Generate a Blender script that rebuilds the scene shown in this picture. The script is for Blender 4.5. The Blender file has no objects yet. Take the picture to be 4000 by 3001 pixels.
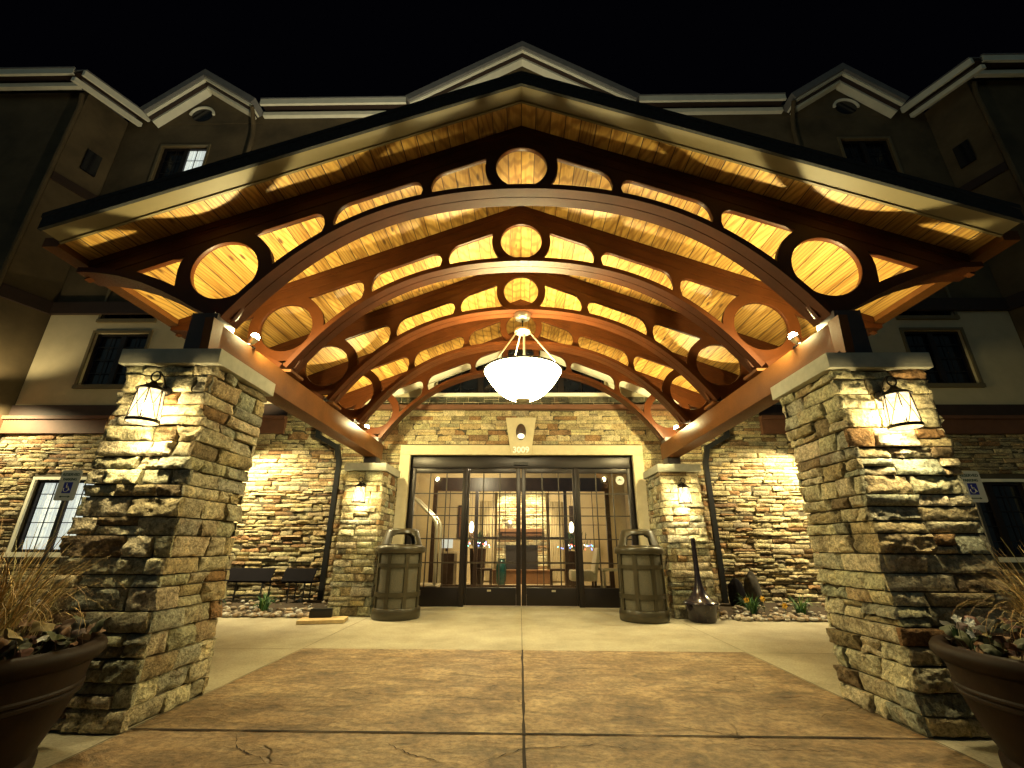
import bpy, bmesh, math, random
from math import sin, cos, pi, sqrt, atan2, radians
from mathutils import Vector, Matrix, noise

SC = bpy.context.scene
COL = SC.collection

# ------------------------------------------------------------------ camera
def make_camera():
    th, yaw, roll = radians(20.0), math.atan((1106 - 1124) / 964.0), radians(0.28)
    fw = Vector((sin(yaw) * cos(th), cos(yaw) * cos(th), sin(th)))
    r = Vector((cos(yaw), -sin(yaw), 0)); u = r.cross(fw)
    r2 = r * cos(roll) + u * sin(roll); u2 = -r * sin(roll) + u * cos(roll)
    cd = bpy.data.cameras.new('camera'); co = bpy.data.objects.new('camera', cd); COL.objects.link(co)
    m = Matrix((r2, u2, -fw)).transposed().to_4x4(); m.translation = (-0.02, 0, 1.0)
    co.matrix_world = m
    cd.sensor_fit = 'HORIZONTAL'; cd.sensor_width = 36.0; cd.lens = 964.0 / 2212 * 36
    cd.clip_start = 0.02; cd.clip_end = 2000
    SC.camera = co
make_camera()

# ------------------------------------------------------------------ world: black night sky with a faint fill glow added low behind the camera
W = bpy.data.worlds.new('World'); SC.world = W; W.use_nodes = True
nt = W.node_tree; nt.nodes.clear()
tc = nt.nodes.new('ShaderNodeTexCoord'); sp = nt.nodes.new('ShaderNodeSeparateXYZ')
nt.links.new(tc.outputs['Generated'], sp.inputs[0])
mr = nt.nodes.new('ShaderNodeMapRange'); mr.inputs[1].default_value = -0.12; mr.inputs[2].default_value = -0.95
mr.inputs[3].default_value = 0.0; mr.inputs[4].default_value = 1.0
dt = nt.nodes.new('ShaderNodeVectorMath'); dt.operation = 'DOT_PRODUCT'; dt.inputs[1].default_value = (0.34, 0.94, 0.0)
nt.links.new(tc.outputs['Generated'], dt.inputs[0]); nt.links.new(dt.outputs['Value'], mr.inputs[0])
ab = nt.nodes.new('ShaderNodeMapRange'); ab.inputs[1].default_value = 0.95; ab.inputs[2].default_value = 0.0
ab.inputs[3].default_value = 0.0; ab.inputs[4].default_value = 1.0
nt.links.new(sp.outputs[2], ab.inputs[0])
mu = nt.nodes.new('ShaderNodeMath'); mu.operation = 'MULTIPLY'
nt.links.new(mr.outputs[0], mu.inputs[0]); nt.links.new(ab.outputs[0], mu.inputs[1])
mix = nt.nodes.new('ShaderNodeMix'); mix.data_type = 'RGBA'
mix.inputs[6].default_value = (0.0006, 0.0006, 0.0012, 1); mix.inputs[7].default_value = (0.115, 0.165, 0.16, 1)
nt.links.new(mu.outputs[0], mix.inputs[0])
bg = nt.nodes.new('ShaderNodeBackground'); bg.inputs[1].default_value = 1.0
wo = nt.nodes.new('ShaderNodeOutputWorld')
nt.links.new(mix.outputs[2], bg.inputs[0]); nt.links.new(bg.outputs[0], wo.inputs[0])
SC.view_settings.view_transform = 'Standard'; SC.view_settings.look = 'None'
SC.view_settings.exposure = 0.0; SC.view_settings.gamma = 1.0
SC.cycles.use_denoising = True; SC.cycles.denoising_prefilter = 'ACCURATE'
SC.cycles.max_bounces = 6; SC.cycles.diffuse_bounces = 2; SC.cycles.glossy_bounces = 3
SC.cycles.transparent_max_bounces = 12; SC.cycles.transmission_bounces = 4
SC.cycles.sample_clamp_indirect = 6.0
SC.cycles.caustics_reflective = False; SC.cycles.caustics_refractive = False

L_ADDED_FLOOD = 1250.0
WARM = (1.0, 0.82, 0.42)
L_CHAND, L_SPOT, L_SCONCE, L_WALL, L_ROOM = 45.0, 175.0, 84.0, 760.0, 215.0

def lamp(name, kind, loc, power, color=WARM, radius=0.05, parent=None, aim=None, cone=None, blend=0.6):
    d = bpy.data.lights.new(name, kind); d.energy = power; d.color = color
    if kind in ('POINT', 'SPOT'): d.shadow_soft_size = radius
    if kind == 'SPOT': d.spot_size = radians(cone); d.spot_blend = blend
    o = bpy.data.objects.new(name, d); COL.objects.link(o); o.location = loc
    if aim is not None:
        o.rotation_euler = (Vector(aim) - Vector(loc)).to_track_quat('-Z', 'Y').to_euler()
    if parent is not None: set_parent(o, parent)
    return o

# ------------------------------------------------------------------ materials
def new_mat(name):
    m = bpy.data.materials.new(name); m.use_nodes = True
    n = m.node_tree; b = n.nodes.get('Principled BSDF')
    return m, n, b
def N(n, t, **kw):
    x = n.nodes.new(t)
    for k, v in kw.items(): setattr(x, k, v)
    return x
def mixc(n, fac, a, b, mode='MIX'):
    x = N(n, 'ShaderNodeMix', data_type='RGBA', blend_type=mode)
    for i, v in ((0, fac), (6, a), (7, b)):
        if hasattr(v, 'is_linked') or isinstance(v, bpy.types.NodeSocket): n.links.new(v, x.inputs[i])
        else: x.inputs[i].default_value = (*v, 1) if isinstance(v, tuple) and len(v) == 3 else v
    return x.outputs[2]
def ramp(n, src, stops):
    r = N(n, 'ShaderNodeValToRGB'); n.links.new(src, r.inputs[0])
    el = r.color_ramp.elements
    while len(el) > 1: el.remove(el[-1])
    el[0].position = stops[0][0]; el[0].color = (*stops[0][1], 1) if not isinstance(stops[0][1], float) else (stops[0][1],) * 3 + (1,)
    for p, c in stops[1:]:
        e = el.new(p); e.color = (*c, 1) if not isinstance(c, float) else (c, c, c, 1)
    return r.outputs[0]
def noise_tex(n, scale, detail=4, rough=0.55, vec=None, dist=0.0):
    x = N(n, 'ShaderNodeTexNoise'); x.inputs['Scale'].default_value = scale; x.inputs['Detail'].default_value = detail
    x.inputs['Roughness'].default_value = rough; x.inputs['Distortion'].default_value = dist
    if vec is not None: n.links.new(vec, x.inputs['Vector'])
    return x.outputs[0]
def pos(n, scale=(1, 1, 1)):
    t = N(n, 'ShaderNodeTexCoord'); m = N(n, 'ShaderNodeMapping'); m.inputs['Scale'].default_value = scale
    n.links.new(t.outputs['Object'], m.inputs[0]); return m.outputs[0]
def bump(n, b, h, strength=0.3, dist=0.01):
    x = N(n, 'ShaderNodeBump'); x.inputs['Strength'].default_value = strength; x.inputs['Distance'].default_value = dist
    n.links.new(h, x.inputs['Height']); n.links.new(x.outputs[0], b.inputs['Normal'])

def plain(name, col, rough=0.6, var=0.15, scale=6.0, bmp=0.15, metal=0.0, coat=0.0, bscale=40, bd=0.004, spec=0.35):
    m, n, b = new_mat(name)
    p = pos(n)
    f = noise_tex(n, scale, 5, 0.6, p)
    lo = tuple(c * (1 - var) for c in col); hi = tuple(min(1, c * (1 + var)) for c in col)
    n.links.new(ramp(n, f, [(0.3, lo), (0.7, hi)]), b.inputs['Base Color'])
    b.inputs['Roughness'].default_value = rough; b.inputs['Metallic'].default_value = metal; b.inputs['Specular IOR Level'].default_value = spec
    if coat: b.inputs['Coat Weight'].default_value = coat; b.inputs['Coat Roughness'].default_value = 0.15
    if bmp: bump(n, b, noise_tex(n, bscale, 3, 0.6, p), bmp, bd)
    return m
def emit(name, col, strength):
    m, n, b = new_mat(name)
    b.inputs['Base Color'].default_value = (*col, 1); b.inputs['Emission Color'].default_value = (*col, 1)
    b.inputs['Emission Strength'].default_value = strength; b.inputs['Roughness'].default_value = 0.4
    return m

def stone_mat():
    m, n, b = new_mat('ledgestone')
    a = N(n, 'ShaderNodeAttribute', attribute_name='Col')
    p = pos(n)
    n1 = noise_tex(n, 9, 6, 0.65, p); n2 = noise_tex(n, 45, 4, 0.7, p); n3 = noise_tex(n, 5.0, 3, 0.6, p)
    c = mixc(n, 1.0, a.outputs['Color'], ramp(n, n1, [(0.30, (0.45, 0.42, 0.36)), (0.48, (0.95, 0.95, 0.9)), (0.70, (1.35, 1.3, 1.12))]), 'MULTIPLY')
    c = mixc(n, ramp(n, n3, [(0.56, 0.0), (0.74, 0.5)]), c, (0.26, 0.155, 0.08))
    c = mixc(n, 0.8, c, mixc(n, 1.0, c, ramp(n, n2, [(0.34, 0.35), (0.6, 1.3)]), 'MULTIPLY'))
    n.links.new(c, b.inputs['Base Color'])
    b.inputs['Roughness'].default_value = 0.85; b.inputs['Specular IOR Level'].default_value = 0.2
    ad = N(n, 'ShaderNodeMath', operation='ADD'); n.links.new(n1, ad.inputs[0]); n.links.new(n2, ad.inputs[1])
    bump(n, b, ad.outputs[0], 1.0, 0.022)
    return m

def wood_soffit():
    m, n, b = new_mat('pine_soffit')
    t = N(n, 'ShaderNodeTexCoord'); s = N(n, 'ShaderNodeSeparateXYZ'); n.links.new(t.outputs['Object'], s.inputs[0])
    u = N(n, 'ShaderNodeMath', operation='DIVIDE'); n.links.new(s.outputs[0], u.inputs[0]); u.inputs[1].default_value = 0.142
    fl = N(n, 'ShaderNodeMath', operation='FLOOR'); n.links.new(u.outputs[0], fl.inputs[0])
    fr = N(n, 'ShaderNodeMath', operation='FRACT'); n.links.new(u.outputs[0], fr.inputs[0])
    wn = N(n, 'ShaderNodeTexWhiteNoise', noise_dimensions='1D'); n.links.new(fl.outputs[0], wn.inputs['W'])
    off = N(n, 'ShaderNodeMath', operation='MULTIPLY'); n.links.new(wn.outputs[0], off.inputs[0]); off.inputs[1].default_value = 37.0
    yy = N(n, 'ShaderNodeMath', operation='ADD'); n.links.new(s.outputs[1], yy.inputs[0]); n.links.new(off.outputs[0], yy.inputs[1])
    cv = N(n, 'ShaderNodeCombineXYZ'); n.links.new(s.outputs[0], cv.inputs[0]); n.links.new(yy.outputs[0], cv.inputs[1]); n.links.new(off.outputs[0], cv.inputs[2])
    mp = N(n, 'ShaderNodeMapping'); mp.inputs['Scale'].default_value = (22, 1.2, 1); n.links.new(cv.outputs[0], mp.inputs[0])
    g1 = noise_tex(n, 1.0, 4, 0.5, mp.outputs[0], 0.6)
    mp2 = N(n, 'ShaderNodeMapping'); mp2.inputs['Scale'].default_value = (7, 0.9, 1); n.links.new(cv.outputs[0], mp2.inputs[0])
    wv = N(n, 'ShaderNodeTexWave', wave_type='RINGS', rings_direction='Z'); wv.inputs['Scale'].default_value = 1.6
    wv.inputs['Distortion'].default_value = 5.0; wv.inputs['Detail'].default_value = 2.0; wv.inputs['Detail Scale'].default_value = 0.7
    n.links.new(mp2.outputs[0], wv.inputs['Vector'])
    grain = ramp(n, g1, [(0.30, (0.26, 0.115, 0.024)), (0.46, (0.56, 0.31, 0.075)), (0.72, (0.71, 0.445, 0.125))])
    c = mixc(n, ramp(n, wv.outputs[1], [(0.55, 0.0), (0.95, 0.6)]), grain, (0.26, 0.115, 0.025))
    # tone of each board
    c = mixc(n, 1.0, c, ramp(n, wn.outputs[0], [(0.0, (0.66, 0.62, 0.56)), (1.0, (1.15, 1.15, 1.1))]), 'MULTIPLY')
    # knots
    mpk = N(n, 'ShaderNodeMapping'); mpk.inputs['Scale'].default_value = (7.4, 2.1, 1); n.links.new(cv.outputs[0], mpk.inputs[0])
    vo = N(n, 'ShaderNodeTexVoronoi'); vo.inputs['Scale'].default_value = 1.0; vo.inputs['Randomness'].default_value = 1.0
    n.links.new(mpk.outputs[0], vo.inputs['Vector'])
    c = mixc(n, ramp(n, vo.outputs['Distance'], [(0.07, 0.95), (0.15, 0.0)]), c, (0.09, 0.035, 0.012))
    gap = ramp(n, fr.outputs[0], [(0.0, 1.0), (0.02, 1.0), (0.045, 0.0), (0.965, 0.0), (0.99, 1.0)])
    c = mixc(n, gap, c, (0.05, 0.02, 0.008))
    n.links.new(c, b.inputs['Base Color']); b.inputs['Roughness'].default_value = 0.5
    inv = N(n, 'ShaderNodeMath', operation='SUBTRACT'); inv.inputs[0].default_value = 1.0; n.links.new(gap, inv.inputs[1])
    bump(n, b, inv.outputs[0], 0.6, 0.006)
    return m

def paint_wood(name, col, rough=0.38):
    m, n, b = new_mat(name)
    p = pos(n)
    f = noise_tex(n, 3.0, 5, 0.6, p); g = noise_tex(n, 70, 3, 0.6, p)
    c = ramp(n, f, [(0.3, tuple(x * 0.72 for x in col)), (0.7, tuple(x * 1.2 for x in col))])
    n.links.new(c, b.inputs['Base Color'])
    n.links.new(ramp(n, g, [(0.3, rough - 0.08), (0.7, rough + 0.16)]), b.inputs['Roughness']); b.inputs['Specular IOR Level'].default_value = 0.16
    bump(n, b, g, 0.12, 0.003)
    return m

def stamped_mat():
    m, n, b = new_mat('stamped_concrete')
    p = pos(n)
    f = noise_tex(n, 2.2, 8, 0.68, p, 0.4); g = noise_tex(n, 22, 6, 0.7, p); h = noise_tex(n, 90, 3, 0.7, p)
    pst = pos(n, (1.0, 2.3, 1.0)); fs = noise_tex(n, 3.0, 6, 0.65, pst, 0.8)
    c = ramp(n, f, [(0.3, (0.125, 0.075, 0.037)), (0.47, (0.255, 0.165, 0.08)), (0.68, (0.40, 0.285, 0.155))])
    c = mixc(n, 0.75, c, mixc(n, 1.0, c, ramp(n, g, [(0.36, 0.45), (0.6, 1.3)]), 'MULTIPLY'))
    c = mixc(n, 0.8, c, mixc(n, 1.0, c, ramp(n, fs, [(0.37, 0.48), (0.6, 1.18)]), 'MULTIPLY'))
    # slate-like seam lines, warped, broken up by noise
    pw = N(n, 'ShaderNodeVectorMath', operation='ADD')
    wn = N(n, 'ShaderNodeTexNoise'); wn.inputs['Scale'].default_value = 2.4; wn.inputs['Detail'].default_value = 3; n.links.new(p, wn.inputs['Vector'])
    sc = N(n, 'ShaderNodeVectorMath', operation='SCALE'); sc.inputs['Scale'].default_value = 0.5; n.links.new(wn.outputs['Color'], sc.inputs[0])
    n.links.new(p, pw.inputs[0]); n.links.new(sc.outputs[0], pw.inputs[1])
    mp = N(n, 'ShaderNodeMapping'); mp.inputs['Scale'].default_value = (0.75, 1.7, 1); n.links.new(pw.outputs[0], mp.inputs[0])
    vo = N(n, 'ShaderNodeTexVoronoi', feature='DISTANCE_TO_EDGE'); vo.inputs['Scale'].default_value = 1.0; n.links.new(mp.outputs[0], vo.inputs['Vector'])
    ed = ramp(n, vo.outputs['Distance'], [(0.0, 0.55), (0.006, 0.3), (0.014, 0.0)])
    br = ramp(n, noise_tex(n, 1.3, 3, 0.6, p), [(0.54, 0.0), (0.62, 1.0)])
    cr = N(n, 'ShaderNodeMath', operation='MULTIPLY'); n.links.new(ed, cr.inputs[0]); n.links.new(br, cr.inputs[1])
    c = mixc(n, cr.outputs[0], c, (0.06, 0.033, 0.018))
    n.links.new(c, b.inputs['Base Color']); b.inputs['Roughness'].default_value = 0.62
    s1 = N(n, 'ShaderNodeMath', operation='MULTIPLY_ADD'); n.links.new(g, s1.inputs[0]); s1.inputs[1].default_value = 0.5; n.links.new(fs, s1.inputs[2])
    s2 = N(n, 'ShaderNodeMath', operation='SUBTRACT'); n.links.new(s1.outputs[0], s2.inputs[0]); n.links.new(cr.outputs[0], s2.inputs[1])
    bump(n, b, s2.outputs[0], 1.0, 0.03)
    return m
def concrete_mat():
    m, n, b = new_mat('broom_concrete')
    p = pos(n); pb = pos(n, (3, 60, 3))
    f = noise_tex(n, 1.6, 7, 0.65, p); g = noise_tex(n, 60, 4, 0.7, p); br = noise_tex(n, 3, 3, 0.6, pb)
    c = ramp(n, f, [(0.3, (0.26, 0.225, 0.15)), (0.7, (0.43, 0.385, 0.27))])
    c = mixc(n, 0.5, c, mixc(n, 1.0, c, ramp(n, g, [(0.34, 0.55), (0.62, 1.2)]), 'MULTIPLY'))
    n.links.new(c, b.inputs['Base Color']); b.inputs['Roughness'].default_value = 0.8
    ad = N(n, 'ShaderNodeMath', operation='ADD'); n.links.new(g, ad.inputs[0]); n.links.new(br, ad.inputs[1])
    bump(n, b, ad.outputs[0], 0.3, 0.006)
    return m
def glass_mat():
    m, n, b = new_mat('door_glass')
    out = n.nodes.get('Material Output')
    tr = N(n, 'ShaderNodeBsdfTransparent'); tr.inputs[0].default_value = (0.93, 0.94, 0.92, 1)
    gl = N(n, 'ShaderNodeBsdfGlossy'); gl.inputs['Roughness'].default_value = 0.02
    fr = N(n, 'ShaderNodeFresnel'); fr.inputs[0].default_value = 1.5
    mx = N(n, 'ShaderNodeMixShader'); n.links.new(fr.outputs[0], mx.inputs[0]); n.links.new(tr.outputs[0], mx.inputs[1]); n.links.new(gl.outputs[0], mx.inputs[2])
    n.links.new(mx.outputs[0], out.inputs[0]); n.nodes.remove(b)
    return m
def lantern_mat():
    m, n, b = new_mat('seeded_glass'); out = n.nodes.get('Material Output')
    tr = N(n, 'ShaderNodeBsdfTransparent'); tr.inputs[0].default_value = (1, 0.96, 0.86, 1)
    em = N(n, 'ShaderNodeEmission'); em.inputs[0].default_value = (1.0, 0.72, 0.30, 1); em.inputs[1].default_value = 4.5
    n.links.new(ramp(n, noise_tex(n, 30, 3, 0.6, pos(n)), [(0.35, (0.85, 0.55, 0.2)), (0.65, (1.0, 0.8, 0.42))]), em.inputs[0])
    mx = N(n, 'ShaderNodeMixShader'); mx.inputs[0].default_value = 0.5; n.links.new(tr.outputs[0], mx.inputs[1]); n.links.new(em.outputs[0], mx.inputs[2])
    n.links.new(mx.outputs[0], out.inputs[0]); n.nodes.remove(b); return m
def vcol_mat(name, rough=0.7, sss=False):
    m, n, b = new_mat(name)
    a = N(n, 'ShaderNodeAttribute', attribute_name='Col'); p = pos(n)
    f = noise_tex(n, 40, 4, 0.6, p)
    n.links.new(mixc(n, 1.0, a.outputs['Color'], ramp(n, f, [(0.3, 0.7), (0.7, 1.25)]), 'MULTIPLY'), b.inputs['Base Color'])
    b.inputs['Roughness'].default_value = rough
    return m

M = dict(
    stone=stone_mat(), soffit=wood_soffit(), stamped=stamped_mat(), concrete=concrete_mat(), glass=glass_mat(), vcol=vcol_mat('tinted_leaves'),
    truss=paint_wood('truss_paint', (0.060, 0.0165, 0.004), 0.4), beam=paint_wood('beam_paint', (0.125, 0.045, 0.0095), 0.5),
    postd=plain('dark_post_paint', (0.05, 0.04, 0.045), 0.5), capst=plain('cast_stone_cap', (0.43, 0.42, 0.34), 0.85, 0.12, 14, 0.35, bscale=90),
    mortar=plain('deep_mortar', (0.075, 0.062, 0.04), 0.95), asphalt=plain('asphalt', (0.045, 0.045, 0.045), 0.9, 0.25, 20, 0.6, bscale=160),
    soil=plain('bed_soil', (0.05, 0.035, 0.022), 0.95, 0.4, 20, 0.7), joint=plain('dark_joint', (0.022, 0.013, 0.008), 0.9), jointl=plain('walk_joint', (0.16, 0.13, 0.085), 0.9),
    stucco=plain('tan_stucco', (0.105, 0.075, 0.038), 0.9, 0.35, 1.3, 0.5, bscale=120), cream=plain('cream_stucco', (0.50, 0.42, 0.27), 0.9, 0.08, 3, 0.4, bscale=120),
    trim=plain('cream_trim', (0.80, 0.77, 0.62), 0.6, 0.06, 5, 0.1), brown=plain('brown_trim', (0.13, 0.055, 0.028), 0.6, 0.15),
    darkbrown=plain('dark_brown_trim', (0.035, 0.02, 0.014), 0.6), shingle=plain('dark_shingle', (0.022, 0.021, 0.022), 0.9, 0.3, 30, 0.5),
    fascia=plain('tan_fascia', (0.15, 0.115, 0.058), 0.55, 0.08, 4, 0.1), roofedge=plain('grey_roof_edge', (0.17, 0.165, 0.16), 0.7),
    doortrim=plain('sand_trim', (0.52, 0.45, 0.29), 0.85, 0.08, 10, 0.4, bscale=130), bronze=plain('dark_bronze', (0.022, 0.017, 0.016), 0.35, 0.1, 5, 0.05, metal=0.5),
    muntin=plain('grille_bar', (0.04, 0.03, 0.02), 0.4, 0.1, 5, 0.0), dwin=plain('dark_window', (0.008, 0.009, 0.012), 0.08, 0.2, 3, 0.0),
    spout=plain('black_downspout', (0.012, 0.012, 0.012), 0.45), iron=plain('black_iron', (0.014, 0.011, 0.010), 0.45, 0.2, 20, 0.1, metal=0.4),
    can=plain('olive_bin_plastic', (0.042, 0.034, 0.019), 0.34, 0.12, 8, 0.08, coat=0.2), canpanel=plain('pebbled_panel', (0.092, 0.081, 0.056), 0.6, 0.35, 120, 0.6, bscale=260),
    ash=plain('bronze_plastic', (0.018, 0.013, 0.018), 0.22, 0.1, 8, 0.05, coat=0.4), terra=plain('pot_brown', (0.016, 0.008, 0.004), 0.55, 0.3, 8, 0.3, bscale=30, spec=0.12),
    nickel=plain('brushed_nickel', (0.62, 0.58, 0.46), 0.3, 0.05, 8, 0.0, metal=0.9), chrome=plain('cart_chrome', (0.8, 0.76, 0.64), 0.34, 0.03, 8, 0.0, metal=1.0),
    bowl=emit('bowl_glass', (1.0, 0.88, 0.47), L_CHAND), lanternglass=lantern_mat(), lanternbulb=emit('lantern_bulb', (1.0, 0.86, 0.55), 60),
    bulb=emit('bulb_glass', (1.0, 0.88, 0.62), 120), lens=emit('frosted_lens', (1.0, 0.86, 0.55), 8),
    lenslow=emit('dim_lens', (1.0, 0.9, 0.66), 1.6), pendant=emit('pendant_glass', (1.0, 0.85, 0.55), 9), curtlit=emit('lit_curtain', (0.80, 0.86, 0.80), 0.6),
    inwall=plain('lobby_wall', (0.52, 0.40, 0.23), 0.8, 0.06, 3), inceil=plain('lobby_ceiling', (0.6, 0.5, 0.33), 0.8, 0.05, 3), infloor=plain('lobby_floor', (0.42, 0.32, 0.19), 0.3, 0.2, 5, 0.05),
    indark=plain('dark_lobby_wood', (0.035, 0.018, 0.012), 0.35, 0.3, 6), inwood=plain('brown_lobby_wood', (0.13, 0.06, 0.025), 0.35, 0.2, 6), fabric=plain('beige_fabric', (0.46, 0.38, 0.25), 0.9, 0.08, 30, 0.3),
    curtain=plain('lobby_curtain', (0.55, 0.44, 0.26), 0.9, 0.1, 8), teal=plain('teal_glaze', (0.008, 0.045, 0.042), 0.2, 0.2, 6, 0.0),
    signw=plain('sign_white', (0.52, 0.52, 0.50), 0.5, 0.05, 8, 0.0), signblue=plain('sign_blue', (0.02, 0.03, 0.28), 0.5, 0.05, 8, 0.0), signgreen=plain('sign_green', (0.02, 0.055, 0.035), 0.5, 0.05, 8, 0.0),
    post=plain('galvanised_post', (0.07, 0.07, 0.07), 0.5, 0.1, 20, 0.1, metal=0.5), white=plain('white_numeral', (0.85, 0.84, 0.80), 0.5, 0.02, 8, 0.0),
    plank=plain('pale_plank', (0.52, 0.38, 0.18), 0.7, 0.2, 12, 0.2), slate=plain('dark_slate_panel', (0.007, 0.006, 0.008), 0.8, 0.15, 8, 0.1, spec=0.05), rockm=vcol_mat('river_rock', 0.8),
    boulder=plain('grey_boulder', (0.045, 0.038, 0.03), 0.95, 0.4, 9, 0.6, bscale=25), leafg=plain('dark_green_leaf', (0.02, 0.055, 0.015), 0.5, 0.3, 12, 0.1),
    yellow=plain('yellow_petal', (0.75, 0.45, 0.06), 0.6, 0.1, 20, 0.0), petal=plain('white_petal', (0.8, 0.8, 0.72), 0.6, 0.05, 20, 0.0),
    firebox=plain('firebox_black', (0.012, 0.008, 0.006), 0.8, 0.2, 10),
)
for nm, c in (('xred', (1, 0.1, 0.06)), ('xblue', (0.15, 0.25, 1)), ('xwhite', (1, 0.95, 0.85)), ('xteal', (0.1, 1, 0.75))): M[nm] = emit('string_light_' + nm[1:], c, 7)

# ------------------------------------------------------------------ object helpers
def set_parent(o, parent):
    o.parent = parent; o.matrix_parent_inverse = parent.matrix_basis.inverted() if parent.parent is None else (world_of(parent)).inverted()
def world_of(o):
    m = o.matrix_basis.copy()
    if o.parent is not None: m = world_of(o.parent) @ o.matrix_parent_inverse @ m
    return m
def tag(o, label=None, cat=None, group=None, kind=None):
    if label: o['label'] = label
    if cat: o['category'] = cat
    if group: o['group'] = group
    if kind: o['kind'] = kind
    return o
def thing(name, label, cat, loc=(0, 0, 0), group=None):
    o = bpy.data.objects.new(name, None); COL.objects.link(o); o.location = loc; o.empty_display_size = 0.1
    return tag(o, label, cat, group)
def children(o): return [c for c in COL.objects if c.parent is o]
def copy_tree(o, parent=None):
    c = o.copy(); COL.objects.link(c)
    if parent is not None: c.parent = parent
    for ch in children(o): copy_tree(ch, c)
    return c

def finish(me, mat, smooth=None):
    if isinstance(mat, (list, tuple)):
        for x in mat: me.materials.append(x)
    else: me.materials.append(mat)
    if smooth is not None:
        for p in me.polygons: p.use_smooth = True
        me.set_sharp_from_angle(angle=radians(smooth))
def link(name, me, parent=None):
    o = bpy.data.objects.new(name, me); COL.objects.link(o)
    if parent is not None: set_parent(o, parent)
    return o

class MB:
    """collects shapes into one mesh"""
    def __init__(s): s.v = []; s.f = []; s.c = []; s.mi = []
    def add(s, vs, fs, col=None, mi=0):
        o = len(s.v); s.v += [tuple(x) for x in vs]; s.f += [tuple(i + o for i in f) for f in fs]; s.mi += [mi] * len(fs)
        s.c += [(*col, 1) if col else (1, 1, 1, 1)] * len(vs)
        return s
    def box(s, x0, x1, y0, y1, z0, z1, mi=0, col=None):
        v = [(x, y, z) for z in (z0, z1) for y in (y0, y1) for x in (x0, x1)]
        return s.add(v, [(0, 2, 3, 1), (4, 5, 7, 6), (0, 1, 5, 4), (2, 6, 7, 3), (0, 4, 6, 2), (1, 3, 7, 5)], col, mi)
    def prism(s, pts, d, mi=0, col=None):
        """pts: planar outline in 3D; d: extrusion vector"""
        n = len(pts); d = Vector(d); a = [Vector(p) for p in pts]; b = [p + d for p in a]
        nrm = Vector((0, 0, 0))
        for i in range(n): nrm += a[i].cross(a[(i + 1) % n])
        fs = [tuple(range(n)), tuple(range(2 * n - 1, n - 1, -1))] + [(i, i + n, (i + 1) % n + n, (i + 1) % n) for i in range(n)]
        if nrm.dot(d) > 0: fs = [tuple(reversed(f)) for f in fs]
        return s.add(a + b, fs, col, mi)
    def tube(s, path, r, seg=10, caps=True, mi=0, col=None, closed=False):
        P = [Vector(p) for p in path]; n = len(P); vs = []; fs = []
        rr = r if isinstance(r, (list, tuple)) else [r] * n
        t0 = (P[1] - P[0]).normalized(); up = Vector((0, 0, 1)) if abs(t0.z) < 0.9 else Vector((1, 0, 0))
        a = t0.cross(up).normalized()
        for i in range(n):
            if closed: t = (P[(i + 1) % n] - P[i - 1]).normalized()
            else: t = (P[min(i + 1, n - 1)] - P[max(i - 1, 0)]).normalized()
            a = (a - t * a.dot(t)).normalized(); b = t.cross(a)
            vs += [P[i] + (a * cos(2 * pi * k / seg) + b * sin(2 * pi * k / seg)) * rr[i] for k in range(seg)]
        m = n if closed else n - 1
        for i in range(m):
            j = (i + 1) % n
            fs += [(i * seg + k, i * seg + (k + 1) % seg, j * seg + (k + 1) % seg, j * seg + k) for k in range(seg)]
        if caps and not closed: fs += [tuple(range(seg - 1, -1, -1)), tuple((n - 1) * seg + k for k in range(seg))]
        return s.add(vs, fs, col, mi)
    def lathe(s, prof, c=(0, 0, 0), seg=32, mi=0, col=None, ax=None):
        vs = []; fs = []; n = len(prof)
        for r, z in prof: vs += [(c[0] + r * cos(2 * pi * k / seg), c[1] + r * sin(2 * pi * k / seg), c[2] + z) for k in range(seg)]
        for i in range(n - 1): fs += [(i * seg + k, i * seg + (k + 1) % seg, (i + 1) * seg + (k + 1) % seg, (i + 1) * seg + k) for k in range(seg)]
        return s.add(vs, fs, col, mi)
    def ball(s, c, r, seg=12, rings=8, mi=0, col=None):
        rx, ry, rz = r if isinstance(r, (list, tuple)) else (r, r, r)
        vs = [(c[0], c[1], c[2] - rz)]; fs = []
        for i in range(1, rings):
            a = -pi / 2 + pi * i / rings
            vs += [(c[0] + rx * cos(a) * cos(2 * pi * k / seg), c[1] + ry * cos(a) * sin(2 * pi * k / seg), c[2] + rz * sin(a)) for k in range(seg)]
        vs.append((c[0], c[1], c[2] + rz)); last = len(vs) - 1
        fs += [(0, 1 + (k + 1) % seg, 1 + k) for k in range(seg)]
        for i in range(rings - 2): fs += [(1 + i * seg + k, 1 + i * seg + (k + 1) % seg, 1 + (i + 1) * seg + (k + 1) % seg, 1 + (i + 1) * seg + k) for k in range(seg)]
        o = 1 + (rings - 2) * seg; fs += [(o + k, o + (k + 1) % seg, last) for k in range(seg)]
        return s.add(vs, fs, col, mi)
    def mesh(s, name, mat, smooth=None, colors=False, bevel=0.0):
        me = bpy.data.meshes.new(name); me.from_pydata(s.v, [], s.f)
        if colors:
            ca = me.color_attributes.new('Col', 'FLOAT_COLOR', 'POINT'); ca.data.foreach_set('color', [x for c in s.c for x in c])
        me.polygons.foreach_set('material_index', s.mi)
        if bevel:
            bm = bmesh.new(); bm.from_mesh(me)
            bmesh.ops.bevel(bm, geom=[e for e in bm.edges if e.is_manifold and e.calc_face_angle(0) > 0.6], offset=bevel, segments=2, affect='EDGES', profile=0.6)
            bm.to_mesh(me); bm.free()
        me.update(); finish(me, mat, smooth)
        return me
    def build(s, name, mat, parent=None, smooth=None, colors=False, bevel=0.0):
        return link(name, s.mesh(name, mat, smooth, colors, bevel), parent)

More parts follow.
